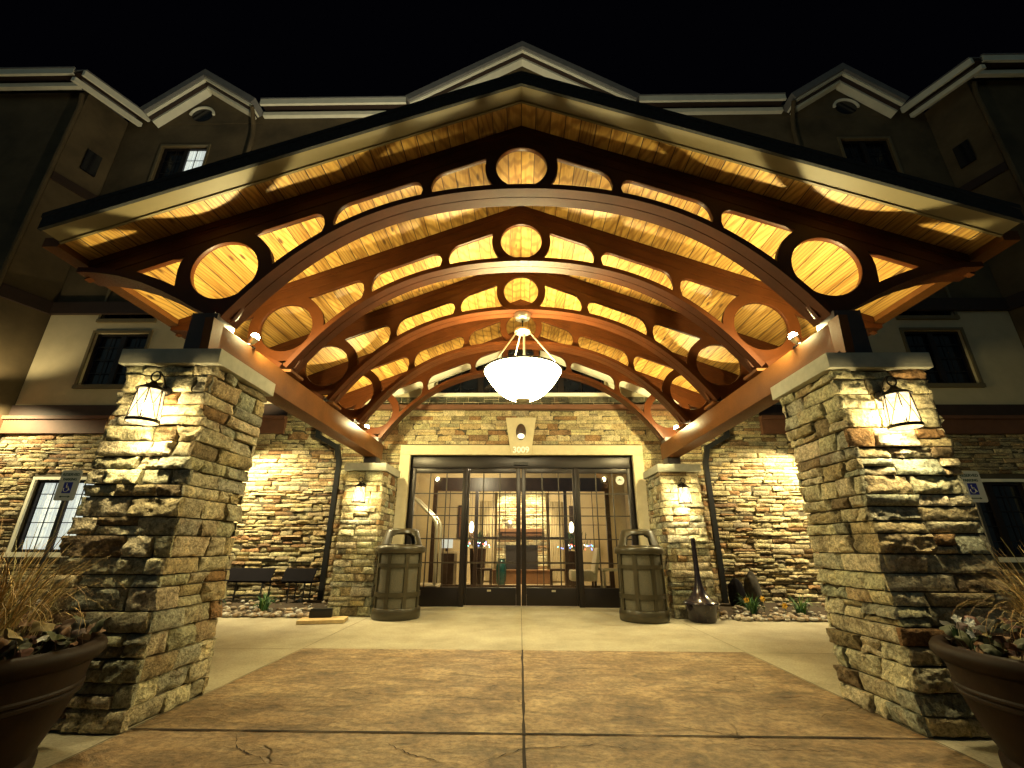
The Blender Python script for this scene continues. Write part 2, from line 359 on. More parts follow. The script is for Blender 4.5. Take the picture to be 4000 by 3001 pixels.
def text_mesh(txt, size, depth, bold=0.0):
    cu = bpy.data.curves.new('text', 'FONT'); cu.body = txt; cu.size = size; cu.extrude = depth; cu.align_x = 'CENTER'; cu.align_y = 'CENTER'; cu.offset = bold
    ob = bpy.data.objects.new('text', cu); COL.objects.link(ob)
    dg = bpy.context.evaluated_depsgraph_get(); me = bpy.data.meshes.new_from_object(ob.evaluated_get(dg))
    bpy.data.objects.remove(ob); bpy.data.curves.remove(cu); return me
def upright(me, x, y, z):
    """lay an XY mesh into the XZ plane facing -Y"""
    me.transform(Matrix.Translation((x, y, z)) @ Matrix.Rotation(pi / 2, 4, 'X')); return me
def plate_mesh(polys, half, y, bevel=0.004):
    """polys: outline then holes as lists of (x, z); returns a mesh plate centred on y"""
    cu = bpy.data.curves.new('plate', 'CURVE'); cu.dimensions = '2D'; cu.fill_mode = 'BOTH'; cu.extrude = half; cu.bevel_depth = bevel; cu.bevel_resolution = 1
    cu.offset = -bevel
    for pl in polys:
        sp_ = cu.splines.new('POLY'); sp_.points.add(len(pl) - 1); sp_.use_cyclic_u = True
        for q, (x, z) in zip(sp_.points, pl): q.co = (x, z, 0, 1)
    ob = bpy.data.objects.new('plate', cu); COL.objects.link(ob)
    dg = bpy.context.evaluated_depsgraph_get(); me = bpy.data.meshes.new_from_object(ob.evaluated_get(dg))
    bpy.data.objects.remove(ob); bpy.data.curves.remove(cu)
    return upright(me, 0, y, 0)

# ------------------------------------------------------------------ dry-laid stone
PAL = [((0.56, 0.50, 0.345), 36), ((0.47, 0.43, 0.30), 28), ((0.36, 0.35, 0.275), 20), ((0.28, 0.17, 0.085), 7), ((0.22, 0.17, 0.105), 7), ((0.40, 0.325, 0.195), 14)]
PAL_SHADED = [((0.085, 0.085, 0.06), 30), ((0.06, 0.055, 0.04), 30), ((0.10, 0.09, 0.06), 20)]  # stone colours darkened to stand for the shade above the ledge
PAL_WALL = [((0.48, 0.41, 0.26), 36), ((0.40, 0.33, 0.20), 26), ((0.30, 0.26, 0.18), 10), ((0.29, 0.175, 0.09), 9), ((0.22, 0.14, 0.08), 6), ((0.45, 0.34, 0.19), 20)]
def pick(rng, pal):
    t = rng.random() * sum(w for _, w in pal)
    for c, w in pal:
        t -= w
        if t <= 0: break
    k = 0.86 + 0.3 * rng.random(); return tuple(min(1, x * k * (0.96 + 0.08 * rng.random())) for x in c)
def one_stone(mb, rng, fr, u0, u1, z0, z1, cell, prot, rough, pal, back=0.05, gap=0.004):
    """fr(u, z, d) -> point; d outward"""
    u0 += gap; u1 -= gap; z0 += gap; z1 -= gap
    nu = max(3, int((u1 - u0) / cell) + 1); nz = max(3, int((z1 - z0) / cell) + 1)
    p = prot * rng.random() ** 1.4; tu = rng.uniform(-0.3, 0.3) * prot; tz = rng.uniform(-0.5, 0.35) * prot
    rg = rough * (0.4 + 1.4 * rng.random() ** 2); sd = Vector((rng.random() * 90, rng.random() * 90, rng.random() * 90))
    fu = 7 + rng.random() * 6; fz = fu * rng.uniform(1.0, 2.6); edge = 0.22 * prot + 0.005
    col = pick(rng, pal); vs = []; idx = {}
    jx = [rng.uniform(-1, 1) * gap * 1.1 for _ in range(4)]
    for j in range(nz + 1):
        for i in range(nu + 1):
            a = i / nu; b_ = j / nz
            u = u0 + (u1 - u0) * a; z = z0 + (z1 - z0) * b_
            q = Vector((u * fu, z * fz, 0)) + sd
            nv = noise.fractal(q, 0.9, 2.1, 4)
            d = p + tu * (2 * a - 1) + tz * (2 * b_ - 1) + rg * nv
            m = min(a * (u1 - u0), (1 - a) * (u1 - u0), b_ * (z1 - z0), (1 - b_) * (z1 - z0))
            if m < 1e-6: d -= edge * (1.0 + 0.6 * noise.noise(q * 2))
            elif m < cell * 1.2: d -= edge * 0.12
            wob = 0.0035 * noise.noise(q * 1.7 + Vector((9, 3, 1)))
            if i in (0, nu): u += wob + (jx[0] if i == 0 else jx[1]) * (2 * b_ - 1) * 1.5
            if j in (0, nz): z += wob
            idx[i, j] = len(vs); vs.append(fr(u, z, d))
    fs = [(idx[i, j], idx[i + 1, j], idx[i + 1, j + 1], idx[i, j + 1]) for j in range(nz) for i in range(nu)]
    ring = [(i, 0) for i in range(nu)] + [(nu, j) for j in range(nz)] + [(i, nz) for i in range(nu, 0, -1)] + [(0, j) for j in range(nz, 0, -1)]
    o = len(vs)
    for i, j in ring: vs.append(fr(u0 + (u1 - u0) * i / nu, z0 + (z1 - z0) * j / nz, -back))
    k = len(ring)
    fs += [(idx[ring[t]], o + t, o + (t + 1) % k, idx[ring[(t + 1) % k]]) for t in range(k)]
    mb.add(vs, fs, col)
def row_heights(rng, H, lo, hi):
    r = []; z = 0
    while z < H - 1e-6:
        h = rng.uniform(lo, hi)
        if H - z - h < lo * 0.8: h = H - z
        r.append((z, min(H, z + h))); z += h
    return r
def fill_row(mb, rng, fr, a, b, z0, z1, lmin, lmax, split, **kw):
    u = a
    while u < b - 1e-6:
        l = rng.uniform(lmin, lmax) * (1.25 if rng.random() < 0.2 else 1)
        if b - u - l < lmin * 0.7: l = b - u
        e = min(b, u + l)
        if (z1 - z0) > split and rng.random() < 0.22:
            zm = z0 + (z1 - z0) * rng.uniform(0.35, 0.65)
            one_stone(mb, rng, fr, u, e, z0, zm, **kw); one_stone(mb, rng, fr, u, e, zm, z1, **kw)
        else: one_stone(mb, rng, fr, u, e, z0, z1, **kw)
        u = e
def stone_wall(mb, seed, x0, x1, z0, z1, y, lo, hi, lmin, lmax, cell, prot, rough, skip=(), pal=None):
    rng = random.Random(seed); fr = lambda u, z, d: (u, y - d, z)
    for a, b in row_heights(rng, z1 - z0, lo, hi):
        a += z0; b += z0
        segs = [(x0, x1)]
        for sx0, sx1, sz0, sz1 in skip:
            if b > sz0 + 0.02 and a < sz1 - 0.02:
                ns = []
                for p, q in segs:
                    if sx0 > p: ns.append((p, min(q, sx0)))
                    if sx1 < q: ns.append((max(p, sx1), q))
                segs = [(p, q) for p, q in ns if q - p > 0.02]
        for p, q in segs: fill_row(mb, rng, fr, p, q, a, b, lmin, lmax, hi * 0.8, cell=cell, prot=prot, rough=rough, pal=pal or PAL_WALL)

def stone_pillar(label, seed, x0, x1, y0, y1, H, batter, cell, lo, hi, lmin, lmax, capover, caph, prot, rough):
    cx, cy = (x0 + x1) / 2, (y0 + y1) / 2
    t = thing('stone_pillar', label, 'pillar', (cx, cy, 0), 'stone pillars of the entrance canopy')
    rng = random.Random(seed); mb = MB()
    bx = lambda z: batter * (1 - z / H)
    # four faces; local u runs along the face
    def face(k):
        def fr(u, z, d):
            b = bx(z)
            if k == 0: return (x0 - b + (u / (x1 - x0)) * (x1 - x0 + 2 * b) if False else u_map(u, x0, x1, b), y0 - b * 0.3 - d, z)
            if k == 1: return (x1 + b1(z) + d, u_map(u, y0, y1, 0), z)
            if k == 2: return (u_map(-u, x0, x1, b), y1 + d, z)
            return (x0 - b0(z) - d, u_map(-u, y0, y1, 0), z)
        return fr
    inner_left = cx > 0   # batter falls mainly on the side away from the drive
    b0 = lambda z: bx(z) * (0.0 if inner_left else 1.0)
    b1 = lambda z: bx(z) * (1.0 if inner_left else 0.0)
    def u_map(u, a, c, b): return u
    for z0, z1 in row_heights(rng, H, lo, hi):
        zm = (z0 + z1) / 2; xa, xb = x0 - b0(zm), x1 + b1(zm)
        e = prot * 0.6
        own = [rng.random() < 0.5 for _ in range(4)]   # corner k between face k and k+1 belongs to face k
        for k in range(4):
            lo_e = (0.0 if own[k - 1] else e); hi_e = (e if own[k] else 0.0)
            if k == 0: a, b = xa - lo_e, xb + hi_e
            elif k == 1: a, b = y0 - lo_e, y1 + hi_e
            elif k == 2: a, b = -xb - lo_e, -xa + hi_e
            else: a, b = -y1 - lo_e, -y0 + hi_e
            fill_row(mb, rng, face(k), a, b, z0, z1, lmin, lmax, hi * 0.8, cell=cell if k in (0, 1, 3) else cell * 2, prot=prot, rough=rough, pal=PAL, back=0.03, gap=0.0045)
    mb.build('stone_facing', M['stone'], t, smooth=50, colors=True)
    ins = 0.02
    core = MB()
    zt = H
    core.prism([(x0 - b0(0) + ins, y0 + ins, 0), (x1 + b1(0) - ins, y0 + ins, 0), (x1 - ins, y0 + ins, zt), (x0 + ins, y0 + ins, zt)], (0, y1 - y0 - 2 * ins, 0))
    core.build('mortar_core', M['mortar'], t)
    cap = MB(); c = capover
    zc = H
    cap.box(x0 - c, x1 + c, y0 - c, y1 + c, zc, zc + caph)
    cap.build('cap', M['capst'], t, smooth=40, bevel=0.006)
    return t

# ------------------------------------------------------------------ ground
mb = MB(); mb.add([(-400, -400, -0.02), (400, -400, -0.02), (400, 400, -0.02), (-400, 400, -0.02)], [(0, 1, 2, 3)])
tag(mb.build('ground', M['asphalt']), kind='structure')
mb = MB(); mb.box(-12, 12, -3.0, 8.9, -0.018, -0.004)
tag(mb.build('concrete_walk', M['concrete']), kind='structure')
mb = MB(); mb.box(-2.26, 2.26, -3.0, 5.235, -0.003, 0.001)
tag(mb.build('stamped_drive', M['stamped']), kind='structure')
def strip(mb, x0, y0, x1, y1, w, z):
    d = Vector((x1 - x0, y1 - y0, 0)); n = Vector((-d.y, d.x, 0)).normalized() * w / 2; k = max(2, int(d.length / 0.12)); L = []; R = []
    for i in range(k + 1):
        p = Vector((x0, y0, z)) + d * i / k; ww = 0.7 + 0.6 * noise.noise(p * 5); o = n * 0.5 * noise.noise(p * 3 + Vector((4, 1, 7)))
        L.append(p + n * ww + o); R.append(p - n * ww + o)
    mb.add(L + R, [(i, i + 1, k + 2 + i, k + 1 + i)[::-1] for i in range(k)])
mb = MB(); strip(mb, 0, -3, 0, 5.235, 0.024, 0.005); strip(mb, -2.26, 3.05, 2.26, 3.05, 0.026, 0.0055); strip(mb, -2.26, 0.4, 2.26, 0.4, 0.026, 0.0055)
tag(mb.build('drive_joints', M['joint']), kind='structure')
mb = MB(); strip(mb, 0, 5.24, 0, 8.5, 0.012, 0.0008); strip(mb, -2.27, 5.24, -2.27, 7.3, 0.012, 0.0008); strip(mb, 2.27, 5.24, 2.27, 7.3, 0.012, 0.0008)
strip(mb, -7, 5.2, -2.27, 5.2, 0.016, 0.0012); strip(mb, 7, 5.2, 2.27, 5.2, 0.016, 0.0012); strip(mb, -7, 3.78, -2.27, 3.78, 0.014, 0.0012); strip(mb, 7, 3.8, 2.27, 3.8, 0.014, 0.0012)
strip(mb, -2.27, -3, -2.27, 5.24, 0.014, 0.0016); strip(mb, 2.27, -3, 2.27, 5.24, 0.014, 0.0016)
tag(mb.build('walk_joints', M['jointl']), kind='structure')
# hairline cracks that cross the stamped slabs
def crack(mb, pts, w):
    P = [Vector((x, y, 0.0045)) for x, y in pts]; path = []
    for i in range(len(P) - 1):
        for k in range(14):
            q = P[i].lerp(P[i + 1], k / 14); q += Vector((0.018 * noise.noise(q * 9) + 0.010 * noise.noise(q * 37), 0.022 * noise.noise(q * 11 + Vector((3, 3, 3))) + 0.016 * noise.noise(q * 41), 0)); path.append(q)
    path.append(P[-1]); n = len(path); L = []; R = []
    for i, q in enumerate(path):
        t = (path[min(i + 1, n - 1)] - path[max(i - 1, 0)]).normalized(); s = Vector((-t.y, t.x, 0)) * w * (0.15 + sin(pi * i / (n - 1))) * max(0.12, 0.75 + 1.3 * noise.noise(q * 16))
        L.append(q + s); R.append(q - s)
    mb.add(L + R, [(i, n + i, n + i + 1, i + 1) for i in range(n - 1)])
mb = MB()
for pts, w in (([(-0.62, 4.33), (-0.3, 4.2), (0.1, 4.2), (0.22, 4.32)], 0.0034), ([(-0.75, 3.78), (-0.3, 3.66), (0.05, 3.63)], 0.0028), ([(-1.5, 3.9), (-1.15, 3.75), (-0.95, 3.72)], 0.0028),
               ([(-1.62, 3.0), (-1.5, 2.82), (-1.35, 2.72), (-1.25, 2.66)], 0.0034), ([(-0.75, 2.92), (-0.55, 2.75), (-0.4, 2.68)], 0.0034), ([(-0.25, 2.66), (0.0, 2.85), (0.4, 2.92), (0.7, 2.8)], 0.0038),
               ([(0.8, 3.25), (1.1, 3.1), (1.25, 3.06)], 0.0028), ([(1.1, 2.98), (1.4, 2.88), (1.75, 2.86)], 0.0028), ([(1.0, 3.95), (1.3, 3.85), (1.75, 3.9)], 0.0028), ([(1.2, 2.55), (1.5, 2.6), (1.8, 2.5)], 0.0028)):
    crack(mb, pts, w)
tag(mb.build('drive_cracks', M['joint']), kind='structure')
# planting beds on both sides of the doors
for s in (-1, 1):
    mb = MB(); n = 24; top = []
    for i in range(n + 1):
        x = s * (2.35 + (10.4 - 2.35) * i / n); y = 7.32 + 0.06 * noise.noise(Vector((x * 1.3, 2, 0)))
        if i < 3: y = 7.9 - 0.2 * i
        top.append((x, y))
    vs = [(x, y, 0.012) for x, y in top] + [(x, 8.0, 0.09) for x, y in top] + [(x, 8.62, 0.11) for x, y in top]
    fs = []
    for r in range(2):
        for i in range(n):
            q = (r * (n + 1) + i, r * (n + 1) + i + 1, (r + 1) * (n + 1) + i + 1, (r + 1) * (n + 1) + i); fs.append(q if s > 0 else q[::-1])
    mb.add(vs, fs); tag(mb.build('planting_bed', M['soil'], smooth=60), kind='structure')
    rng = random.Random(31 + s); mb = MB()
    for i in range(520):
        x = s * rng.uniform(2.9, 8.5); k = rng.random() ** 2; y = 7.27 + 0.45 * k + 0.03 * rng.random()
        if i > 380: y = rng.uniform(7.3, 8.4)
        r = rng.uniform(0.014, 0.045); z = 0.012 + max(0, (y - 7.32)) * 0.11 + r * 0.4
        g = rng.choice([(0.36, 0.31, 0.23), (0.28, 0.2, 0.12), (0.42, 0.4, 0.35), (0.2, 0.15, 0.1)])
        mb.ball((x, y, z), (r * rng.uniform(0.8, 1.5), r, r * rng.uniform(0.5, 0.9)), 7, 5, col=g)
    tag(mb.build('river_rock_mulch', M['rockm'], smooth=70, colors=True), kind='stuff')

# ------------------------------------------------------------------ the canopy: roof on five arched trusses
SL = 0.405; Z_RIDGE = 5.04; XE = 3.95; YF = 3.10; YB = 8.60
soff = lambda x: Z_RIDGE - SL * abs(x)
arch = lambda x: 4.15 - 0.12 * x * x - 0.0135 * x ** 4
chordl = lambda x: 4.76 - 0.41 * abs(x)
canopy = thing('entrance_canopy', 'gabled entrance canopy with pine soffit and five red-brown arched trusses over the drive', 'canopy', (0, 5.8, 0))
mb = MB()
for s in (-1, 1):
    q = [(0, YF, Z_RIDGE), (s * XE, YF, soff(XE)), (s * XE, YB, soff(XE)), (0, YB, Z_RIDGE)]
    mb.add(q, [(0, 1, 2, 3) if s < 0 else (3, 2, 1, 0)])
    t_ = 0.03; q2 = [(x, y, z + t_) for x, y, z in q]
    mb.add(q2, [(3, 2, 1, 0) if s < 0 else (0, 1, 2, 3)])
mb.build('soffit', M['soffit'], canopy)
# rake: pale board under the overhang, dark front fascia, roof shell
for s in (-1, 1):
    a = lambda x, dz: (x, YF - 0.145, soff(x) + dz)
    mb = MB(); mb.prism([a(0, -0.012), a(s * (XE + 0.0), -0.012), a(s * (XE + 0.0), 0.03), a(0, 0.03)], (0, 0.145, 0)); mb.build('rake_board', M['fascia'], canopy)
    a = lambda x, dz: (x, YF - 0.004, soff(x) + dz)
    mb = MB(); mb.prism([a(0, -0.026), a(s * XE, -0.026), a(s * XE, -0.0125), a(0, -0.0125)], (0, 0.022, 0)); mb.build('rake_bead', M['fascia'], canopy)
    a = lambda x, dz: (x, YF - 0.175, soff(x) + dz)
    mb = MB(); mb.prism([a(0, -0.018), a(s * (XE + 0.01), -0.018), a(s * (XE + 0.01), 0.10), a(0, 0.10)], (0, 0.028, 0)); mb.build('rake_fascia', M['shingle'], canopy)
    a = lambda x, dz: (x, YF - 0.178, soff(x) + dz)
    mb = MB(); mb.prism([a(0, 0.102), a(s * (XE + 0.02), 0.102), a(s * (XE + 0.02), 0.145), a(0, 0.145)], (0, YB - YF + 0.178, 0)); mb.build('roof_shell', M['shingle'], canopy)
    mb = MB(); mb.box(min(s * XE, s * (XE + 0.14)), max(s * XE, s * (XE + 0.14)), YF + 0.002, YB, soff(XE) - 0.06, soff(XE) + 0.03); mb.build('eave_fascia', M['beam'], canopy)
for s in (-1, 1):
    mb = MB(); xi, xo = s * 2.53, s * 2.76
    mb.box(min(xi, xo), max(xi, xo), 3.315, 8.05, 2.47, 2.745)
    mb.build('eave_beam', M['beam'], canopy, smooth=30, bevel=0.006)
    mb = MB()   # shaped beam end that sticks out past the post
    x0, x1 = (xi - s * 0.012, xi + s * 0.06)
    mb.prism([(x0, 3.2, 2.75), (x0, 3.33, 2.75), (x0, 3.33, 2.47), (x0, 3.28, 2.47), (x0, 3.265, 2.43), (x0, 3.225, 2.43)], (x1 - x0, 0, 0))
    mb.build('beam_end', M['beam'], canopy)
    for y in (3.27, 7.78):
        mb = MB(); mb.box(min(s * 2.545, s * 2.765), max(s * 2.545, s * 2.765), y, y + 0.235, 2.36, 2.83)
        mb.build('post', M['postd'], canopy, smooth=30, bevel=0.005)
    mb = MB(); mb.box(min(s * 2.42, s * 2.9), max(s * 2.42, s * 2.9), 3.12, 3.6, 2.372, 2.384)
    mb.build('base_plate', M['iron'], canopy)

RC = (0.0, 4.506); RI, RO = 0.25, 0.357        # apex ring
SCX, SCZ, SI, SO = 2.69, 3.34, 0.30, 0.427     # side rings
ATOP = lambda x: arch(x) + 0.055
def circle(cx, cz, r, n=48): return [(cx + r * cos(2 * pi * k / n), cz + r * sin(2 * pi * k / n)) for k in range(n)]
def slot(xa, xb, round_a, round_b, circ_a=None, circ_b=None, n=40):
    """hole between arch and chord, x from xa to xb (both > 0); circ: ring that bounds that end"""
    top = []; bot = []; r = 0.135
    for i in range(n + 1):
        x = xa + (xb - xa) * i / n; t, b_ = chordl(x), ATOP(x) + 0.012; m = (t + b_) / 2; h = (t - b_) / 2; rr = r
        if round_a and x - xa < rr: h *= sqrt(max(0, 1 - ((rr - (x - xa)) / rr) ** 2.3))
        if round_b and xb - x < rr: h *= sqrt(max(0, 1 - ((rr - (xb - x)) / rr) ** 2.3))
        top.append((x, m + h)); bot.append((x, m - h))
    pts = top + bot[::-1]
    for c in (circ_a, circ_b):
        if c:
            q = []
            for x, z in pts:
                dx, dz = x - c[0], z - c[1]; d = sqrt(dx * dx + dz * dz)
                q.append((x, z) if d >= c[2] else None)
            out = [p for p in q if p]
            # arc that closes the ring end
            ta = atan2(top[0][1] - c[1], top[0][0] - c[0])
            ins = [p for p in q]
            tp = [p for p, w in zip(pts[:n + 1], q[:n + 1]) if w]; bt = [p for p, w in zip(pts[n + 1:], q[n + 1:]) if w]
            if c is circ_a:
                a0 = atan2(bt[-1][1] - c[1], bt[-1][0] - c[0]); a1 = atan2(tp[0][1] - c[1], tp[0][0] - c[0])
                arc = [(c[0] + c[2] * cos(a0 + (a1 - a0) * k / 10), c[1] + c[2] * sin(a0 + (a1 - a0) * k / 10)) for k in range(1, 10)]
                pts = tp + bt + arc
            else:
                a0 = atan2(tp[-1][1] - c[1], tp[-1][0] - c[0]); a1 = atan2(bt[0][1] - c[1], bt[0][0] - c[0])
                if a0 < 0: a0 += 2 * pi
                if a1 < 0: a1 += 2 * pi
                arc = [(c[0] + c[2] * cos(a0 + (a1 - a0) * k / 10), c[1] + c[2] * sin(a0 + (a1 - a0) * k / 10)) for k in range(1, 10)]
                pts = tp + arc + bt
    q = [pts[0]]
    for p in pts[1:]:
        if abs(p[0] - q[-1][0]) + abs(p[1] - q[-1][1]) > 1e-4: q.append(p)
    if abs(q[0][0] - q[-1][0]) + abs(q[0][1] - q[-1][1]) < 1e-4: q.pop()
    return q
def brace(x):      # lower line of the outer brace, x > 2.6
    K = [(2.60, 2.80), (2.78, 2.885), (2.94, 2.975), (3.12, 3.065), (3.32, 3.15), (3.55, 3.22), (3.765, 3.255), (3.95, 3.262)]
    for (a, za), (b_, zb) in zip(K, K[1:]):
        if x <= b_: return za + (zb - za) * (x - a) / (b_ - a)
    return K[-1][1]
def truss_web():
    out = [(-3.94, soff(3.94) - 0.004), (0, Z_RIDGE - 0.004), (3.94, soff(3.94) - 0.004)]
    out += [(x, brace(x) + 0.02) for x in (3.94, 3.765, 3.55, 3.32, 3.12, 2.94, 2.78)] + [(2.66, 2.835), (2.50, 2.835)]
    A = [(2.50 - 5.0 * i / 60) for i in range(61)]
    out += [(x, arch(x) + 0.02) for x in A if abs(x) < 2.49]
    out += [(-2.50, 2.835), (-2.66, 2.835)] + [(-x, brace(x) + 0.02) for x in (2.78, 2.94, 3.12, 3.32, 3.55, 3.765, 3.94)]
    holes = [circle(*RC, RI)]
    H = [slot(0.2, 0.875, False, True, circ_a=(*RC, RO)), slot(0.955, 1.775, True, True), slot(1.845, 2.52, True, False, circ_b=(SCX, SCZ, SO)), circle(SCX, SCZ, SI)]
    H.append([(3.085, 3.49), (3.49, 3.325), (3.38, 3.285), (3.24, 3.235), (3.105, 3.175), (3.112, 3.25), (3.12, 3.34), (3.112, 3.42)])
    for h in H: holes += [h, [(-x, z) for x, z in h]]
    return [out] + holes
WEB = plate_mesh(truss_web(), 0.02, 0.0)
finish(WEB, M['truss'], 30)
def strip_mesh(curve, y0, y1, t):
    """flange: curve is a list of (x, z) of the lower line; thickness t upwards"""
    n = len(curve); v = []; f = []
    for y in (y0, y1):
        for i, (x, z) in enumerate(curve):
            a = curve[max(i - 1, 0)]; b_ = curve[min(i + 1, n - 1)]; tx, tz = b_[0] - a[0], b_[1] - a[1]; l = sqrt(tx * tx + tz * tz); nx, nz = -tz / l, tx / l
            if nz < 0: nx, nz = -nx, -nz
            v += [(x, y, z), (x + nx * t, y, z + nz * t)]
    for i in range(n - 1):
        a, b_, c, d = 2 * i, 2 * i + 1, 2 * i + 3, 2 * i + 2; k = 2 * n
        f += [(a, b_, c, d), (a + k, d + k, c + k, b_ + k), (a, d, d + k, a + k), (b_, b_ + k, c + k, c)]
    f += [(0, 2 * n, 2 * n + 1, 1), (2 * n - 2, 2 * n - 1, 4 * n - 1, 4 * n - 2)]
    return v, f
ARC = [(-2.545 + 5.09 * i / 72) for i in range(73)]
mb = MB()
cv = [(x, max(arch(x), 2.78)) for x in ARC]
mb.add(*strip_mesh(cv, 0.0, 0.108, 0.055)); mb.add(*strip_mesh([(x, z + 0.006) for x, z in cv], 0.1085, 0.1165, 0.045)); mb.add(*strip_mesh(cv, 0.117, 0.23, 0.055))
ARCHM = mb.mesh('arch_flange', M['truss'], 35)
BR = []
for s in (-1, 1):
    c_ = [(s * x, brace(x)) for x in (2.62, 2.70, 2.78, 2.86, 2.94, 3.03, 3.12, 3.22, 3.32, 3.43, 3.55, 3.66, 3.765, 3.94)]
    mb = MB(); mb.add(*strip_mesh(c_, 0.0, 0.23, 0.05)); BR.append(mb.mesh('outer_brace', M['truss'], 35))
mb = MB()
for s in (-1, 1):
    def q(x, dz): return (x, soff(x) - dz)
    for (d0, d1, ya, yb) in ((0.004, 0.075, 0.08, 0.15), (0.077, 0.10, 0.087, 0.143), (0.19, 0.205, 0.086, 0.144)):
        pts = [q(0, d0), q(s * 3.94, d0), q(s * 3.94, d1), q(0, d1)]
        mb.prism([(x, ya, z) for x, z in pts], (0, yb - ya, 0))
CHORDM = mb.mesh('top_chord', M['truss'], 30)
for Y in (3.30, 4.43, 5.57, 6.70, 7.84):
    tr = link('arched_truss', WEB.copy() if False else WEB, canopy); tr.location = (0, Y + 0.115, 0)
    tr.matrix_parent_inverse = canopy.matrix_basis.inverted()
    for nm, me in (('arch_flange', ARCHM), ('outer_brace', BR[0]), ('outer_brace', BR[1]), ('top_chord', CHORDM)):
        p = link(nm, me); p.parent = tr; p.location = (0, -0.115, 0)
# small steel shoes where the arches stand on the beams
for s in (-1, 1):
    for Y in (4.43, 5.57, 6.70):
        mb = MB(); mb.box(min(s * 2.47, s * 2.70), max(s * 2.47, s * 2.70), Y - 0.03, Y + 0.26, 2.746, 2.775); mb.build('arch_shoe', M['beam'], canopy)

# ------------------------------------------------------------------ four stone pillars
stone_pillar('big battered ledgestone pillar left of the drive, behind the left planter', 5, -2.915, -2.28, 3.03, 3.70, 2.25, 0.085, 0.016, 0.072, 0.138, 0.13, 0.37, 0.055, 0.118, 0.031, 0.018)
stone_pillar('big battered ledgestone pillar right of the drive, behind the right planter', 11, 2.28, 2.915, 3.09, 3.76, 2.23, 0.085, 0.016, 0.072, 0.138, 0.13, 0.37, 0.055, 0.118, 0.031, 0.018)
stone_pillar('small ledgestone pillar against the facade, left of the glass doors', 23, -2.905, -2.30, 7.48, 8.30, 2.18, 0.03, 0.03, 0.07, 0.14, 0.12, 0.36, 0.05, 0.125, 0.03, 0.014)
stone_pillar('small ledgestone pillar against the facade, right of the glass doors', 37, 2.30, 2.905, 7.48, 8.30, 2.17, 0.03, 0.03, 0.07, 0.14, 0.12, 0.36, 0.05, 0.125, 0.03, 0.014)

# ------------------------------------------------------------------ the hotel building
hotel = thing('hotel_building', 'tall tan stucco hotel behind the canopy, with cream cornices and three gables', 'building', (0, 8.6, 0))
def wall_holes(mb, x0, x1, z0, z1, holes, y, reveal=0.12, mi=0):
    xs = sorted({x0, x1, *[v for h in holes for v in h[:2]]}); zs = sorted({z0, z1, *[v for h in holes for v in h[2:]]})
    for a, b in zip(xs, xs[1:]):
        for c, d in zip(zs, zs[1:]):
            mx, mz = (a + b) / 2, (c + d) / 2
            if any(h[0] < mx < h[1] and h[2] < mz < h[3] for h in holes): continue
            mb.add([(a, y, c), (b, y, c), (b, y, d), (a, y, d)], [(0, 1, 2, 3)], mi=mi)
    for a, b, c, d in holes:
        mb.add([(a, y, c), (b, y, c), (b, y, d), (a, y, d), (a, y + reveal, c), (b, y + reveal, c), (b, y + reveal, d), (a, y + reveal, d)], [(0, 4, 5, 1), (1, 5, 6, 2), (2, 6, 7, 3), (3, 7, 4, 0)], mi=mi)
GWL = [(s * 8.68 - 0.60, s * 8.68 + 0.60, z0, z1) for s in (-1, 1) for z0, z1 in ((4.13, 5.34), (5.67, 7.1), (9.1, 10.72))]
CW = [(-1.72, 1.72, 3.93, 4.95)]
LOW = [(s * 8.75 - 0.62, s * 8.75 + 0.62, 0.86, 2.17) for s in (-1, 1)]
DOOR = (-2.14, 2.14, -0.02, 2.655)
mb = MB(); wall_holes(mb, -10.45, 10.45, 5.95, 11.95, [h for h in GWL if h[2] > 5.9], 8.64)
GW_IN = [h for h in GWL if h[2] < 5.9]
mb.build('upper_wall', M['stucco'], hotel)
mb = MB(); wall_holes(mb, -10.45, 10.45, 3.5, 5.95, [(h[0], h[1], h[2], min(h[3], 5.95)) for h in GW_IN] + CW, 8.64)
mb.build('lower_wall', M['cream'], hotel)
mb = MB(); wall_holes(mb, -10.45, 10.45, -0.02, 3.6, LOW + [DOOR], 8.63, 0.1)
mb.build('stone_backing', M['mortar'], hotel)
mb = MB()
stone_wall(mb, 41, -3.5, 3.5, 0.0, 3.57, 8.62, 0.065, 0.125, 0.15, 0.48, 0.05, 0.02, 0.006, skip=[(-2.335, 2.335, 0, 2.845)])
stone_wall(mb, 44, -4.72, -3.5, 3.08, 3.57, 8.62, 0.045, 0.095, 0.12, 0.40, 0.042, 0.04, 0.016); stone_wall(mb, 48, 3.5, 4.72, 3.08, 3.57, 8.62, 0.045, 0.095, 0.12, 0.40, 0.042, 0.04, 0.016)
stone_wall(mb, 43, -10.4, -3.5, 0.0, 3.08, 8.62, 0.045, 0.095, 0.12, 0.40, 0.042, 0.04, 0.016, skip=[(-9.5, -8.0, 0.7, 2.3)])
stone_wall(mb, 47, 3.5, 10.4, 0.0, 3.08, 8.62, 0.045, 0.095, 0.12, 0.40, 0.042, 0.04, 0.016, skip=[(8.0, 9.5, 0.7, 2.3)])
mb.build('stone_veneer', M['stone'], hotel, smooth=50, colors=True)
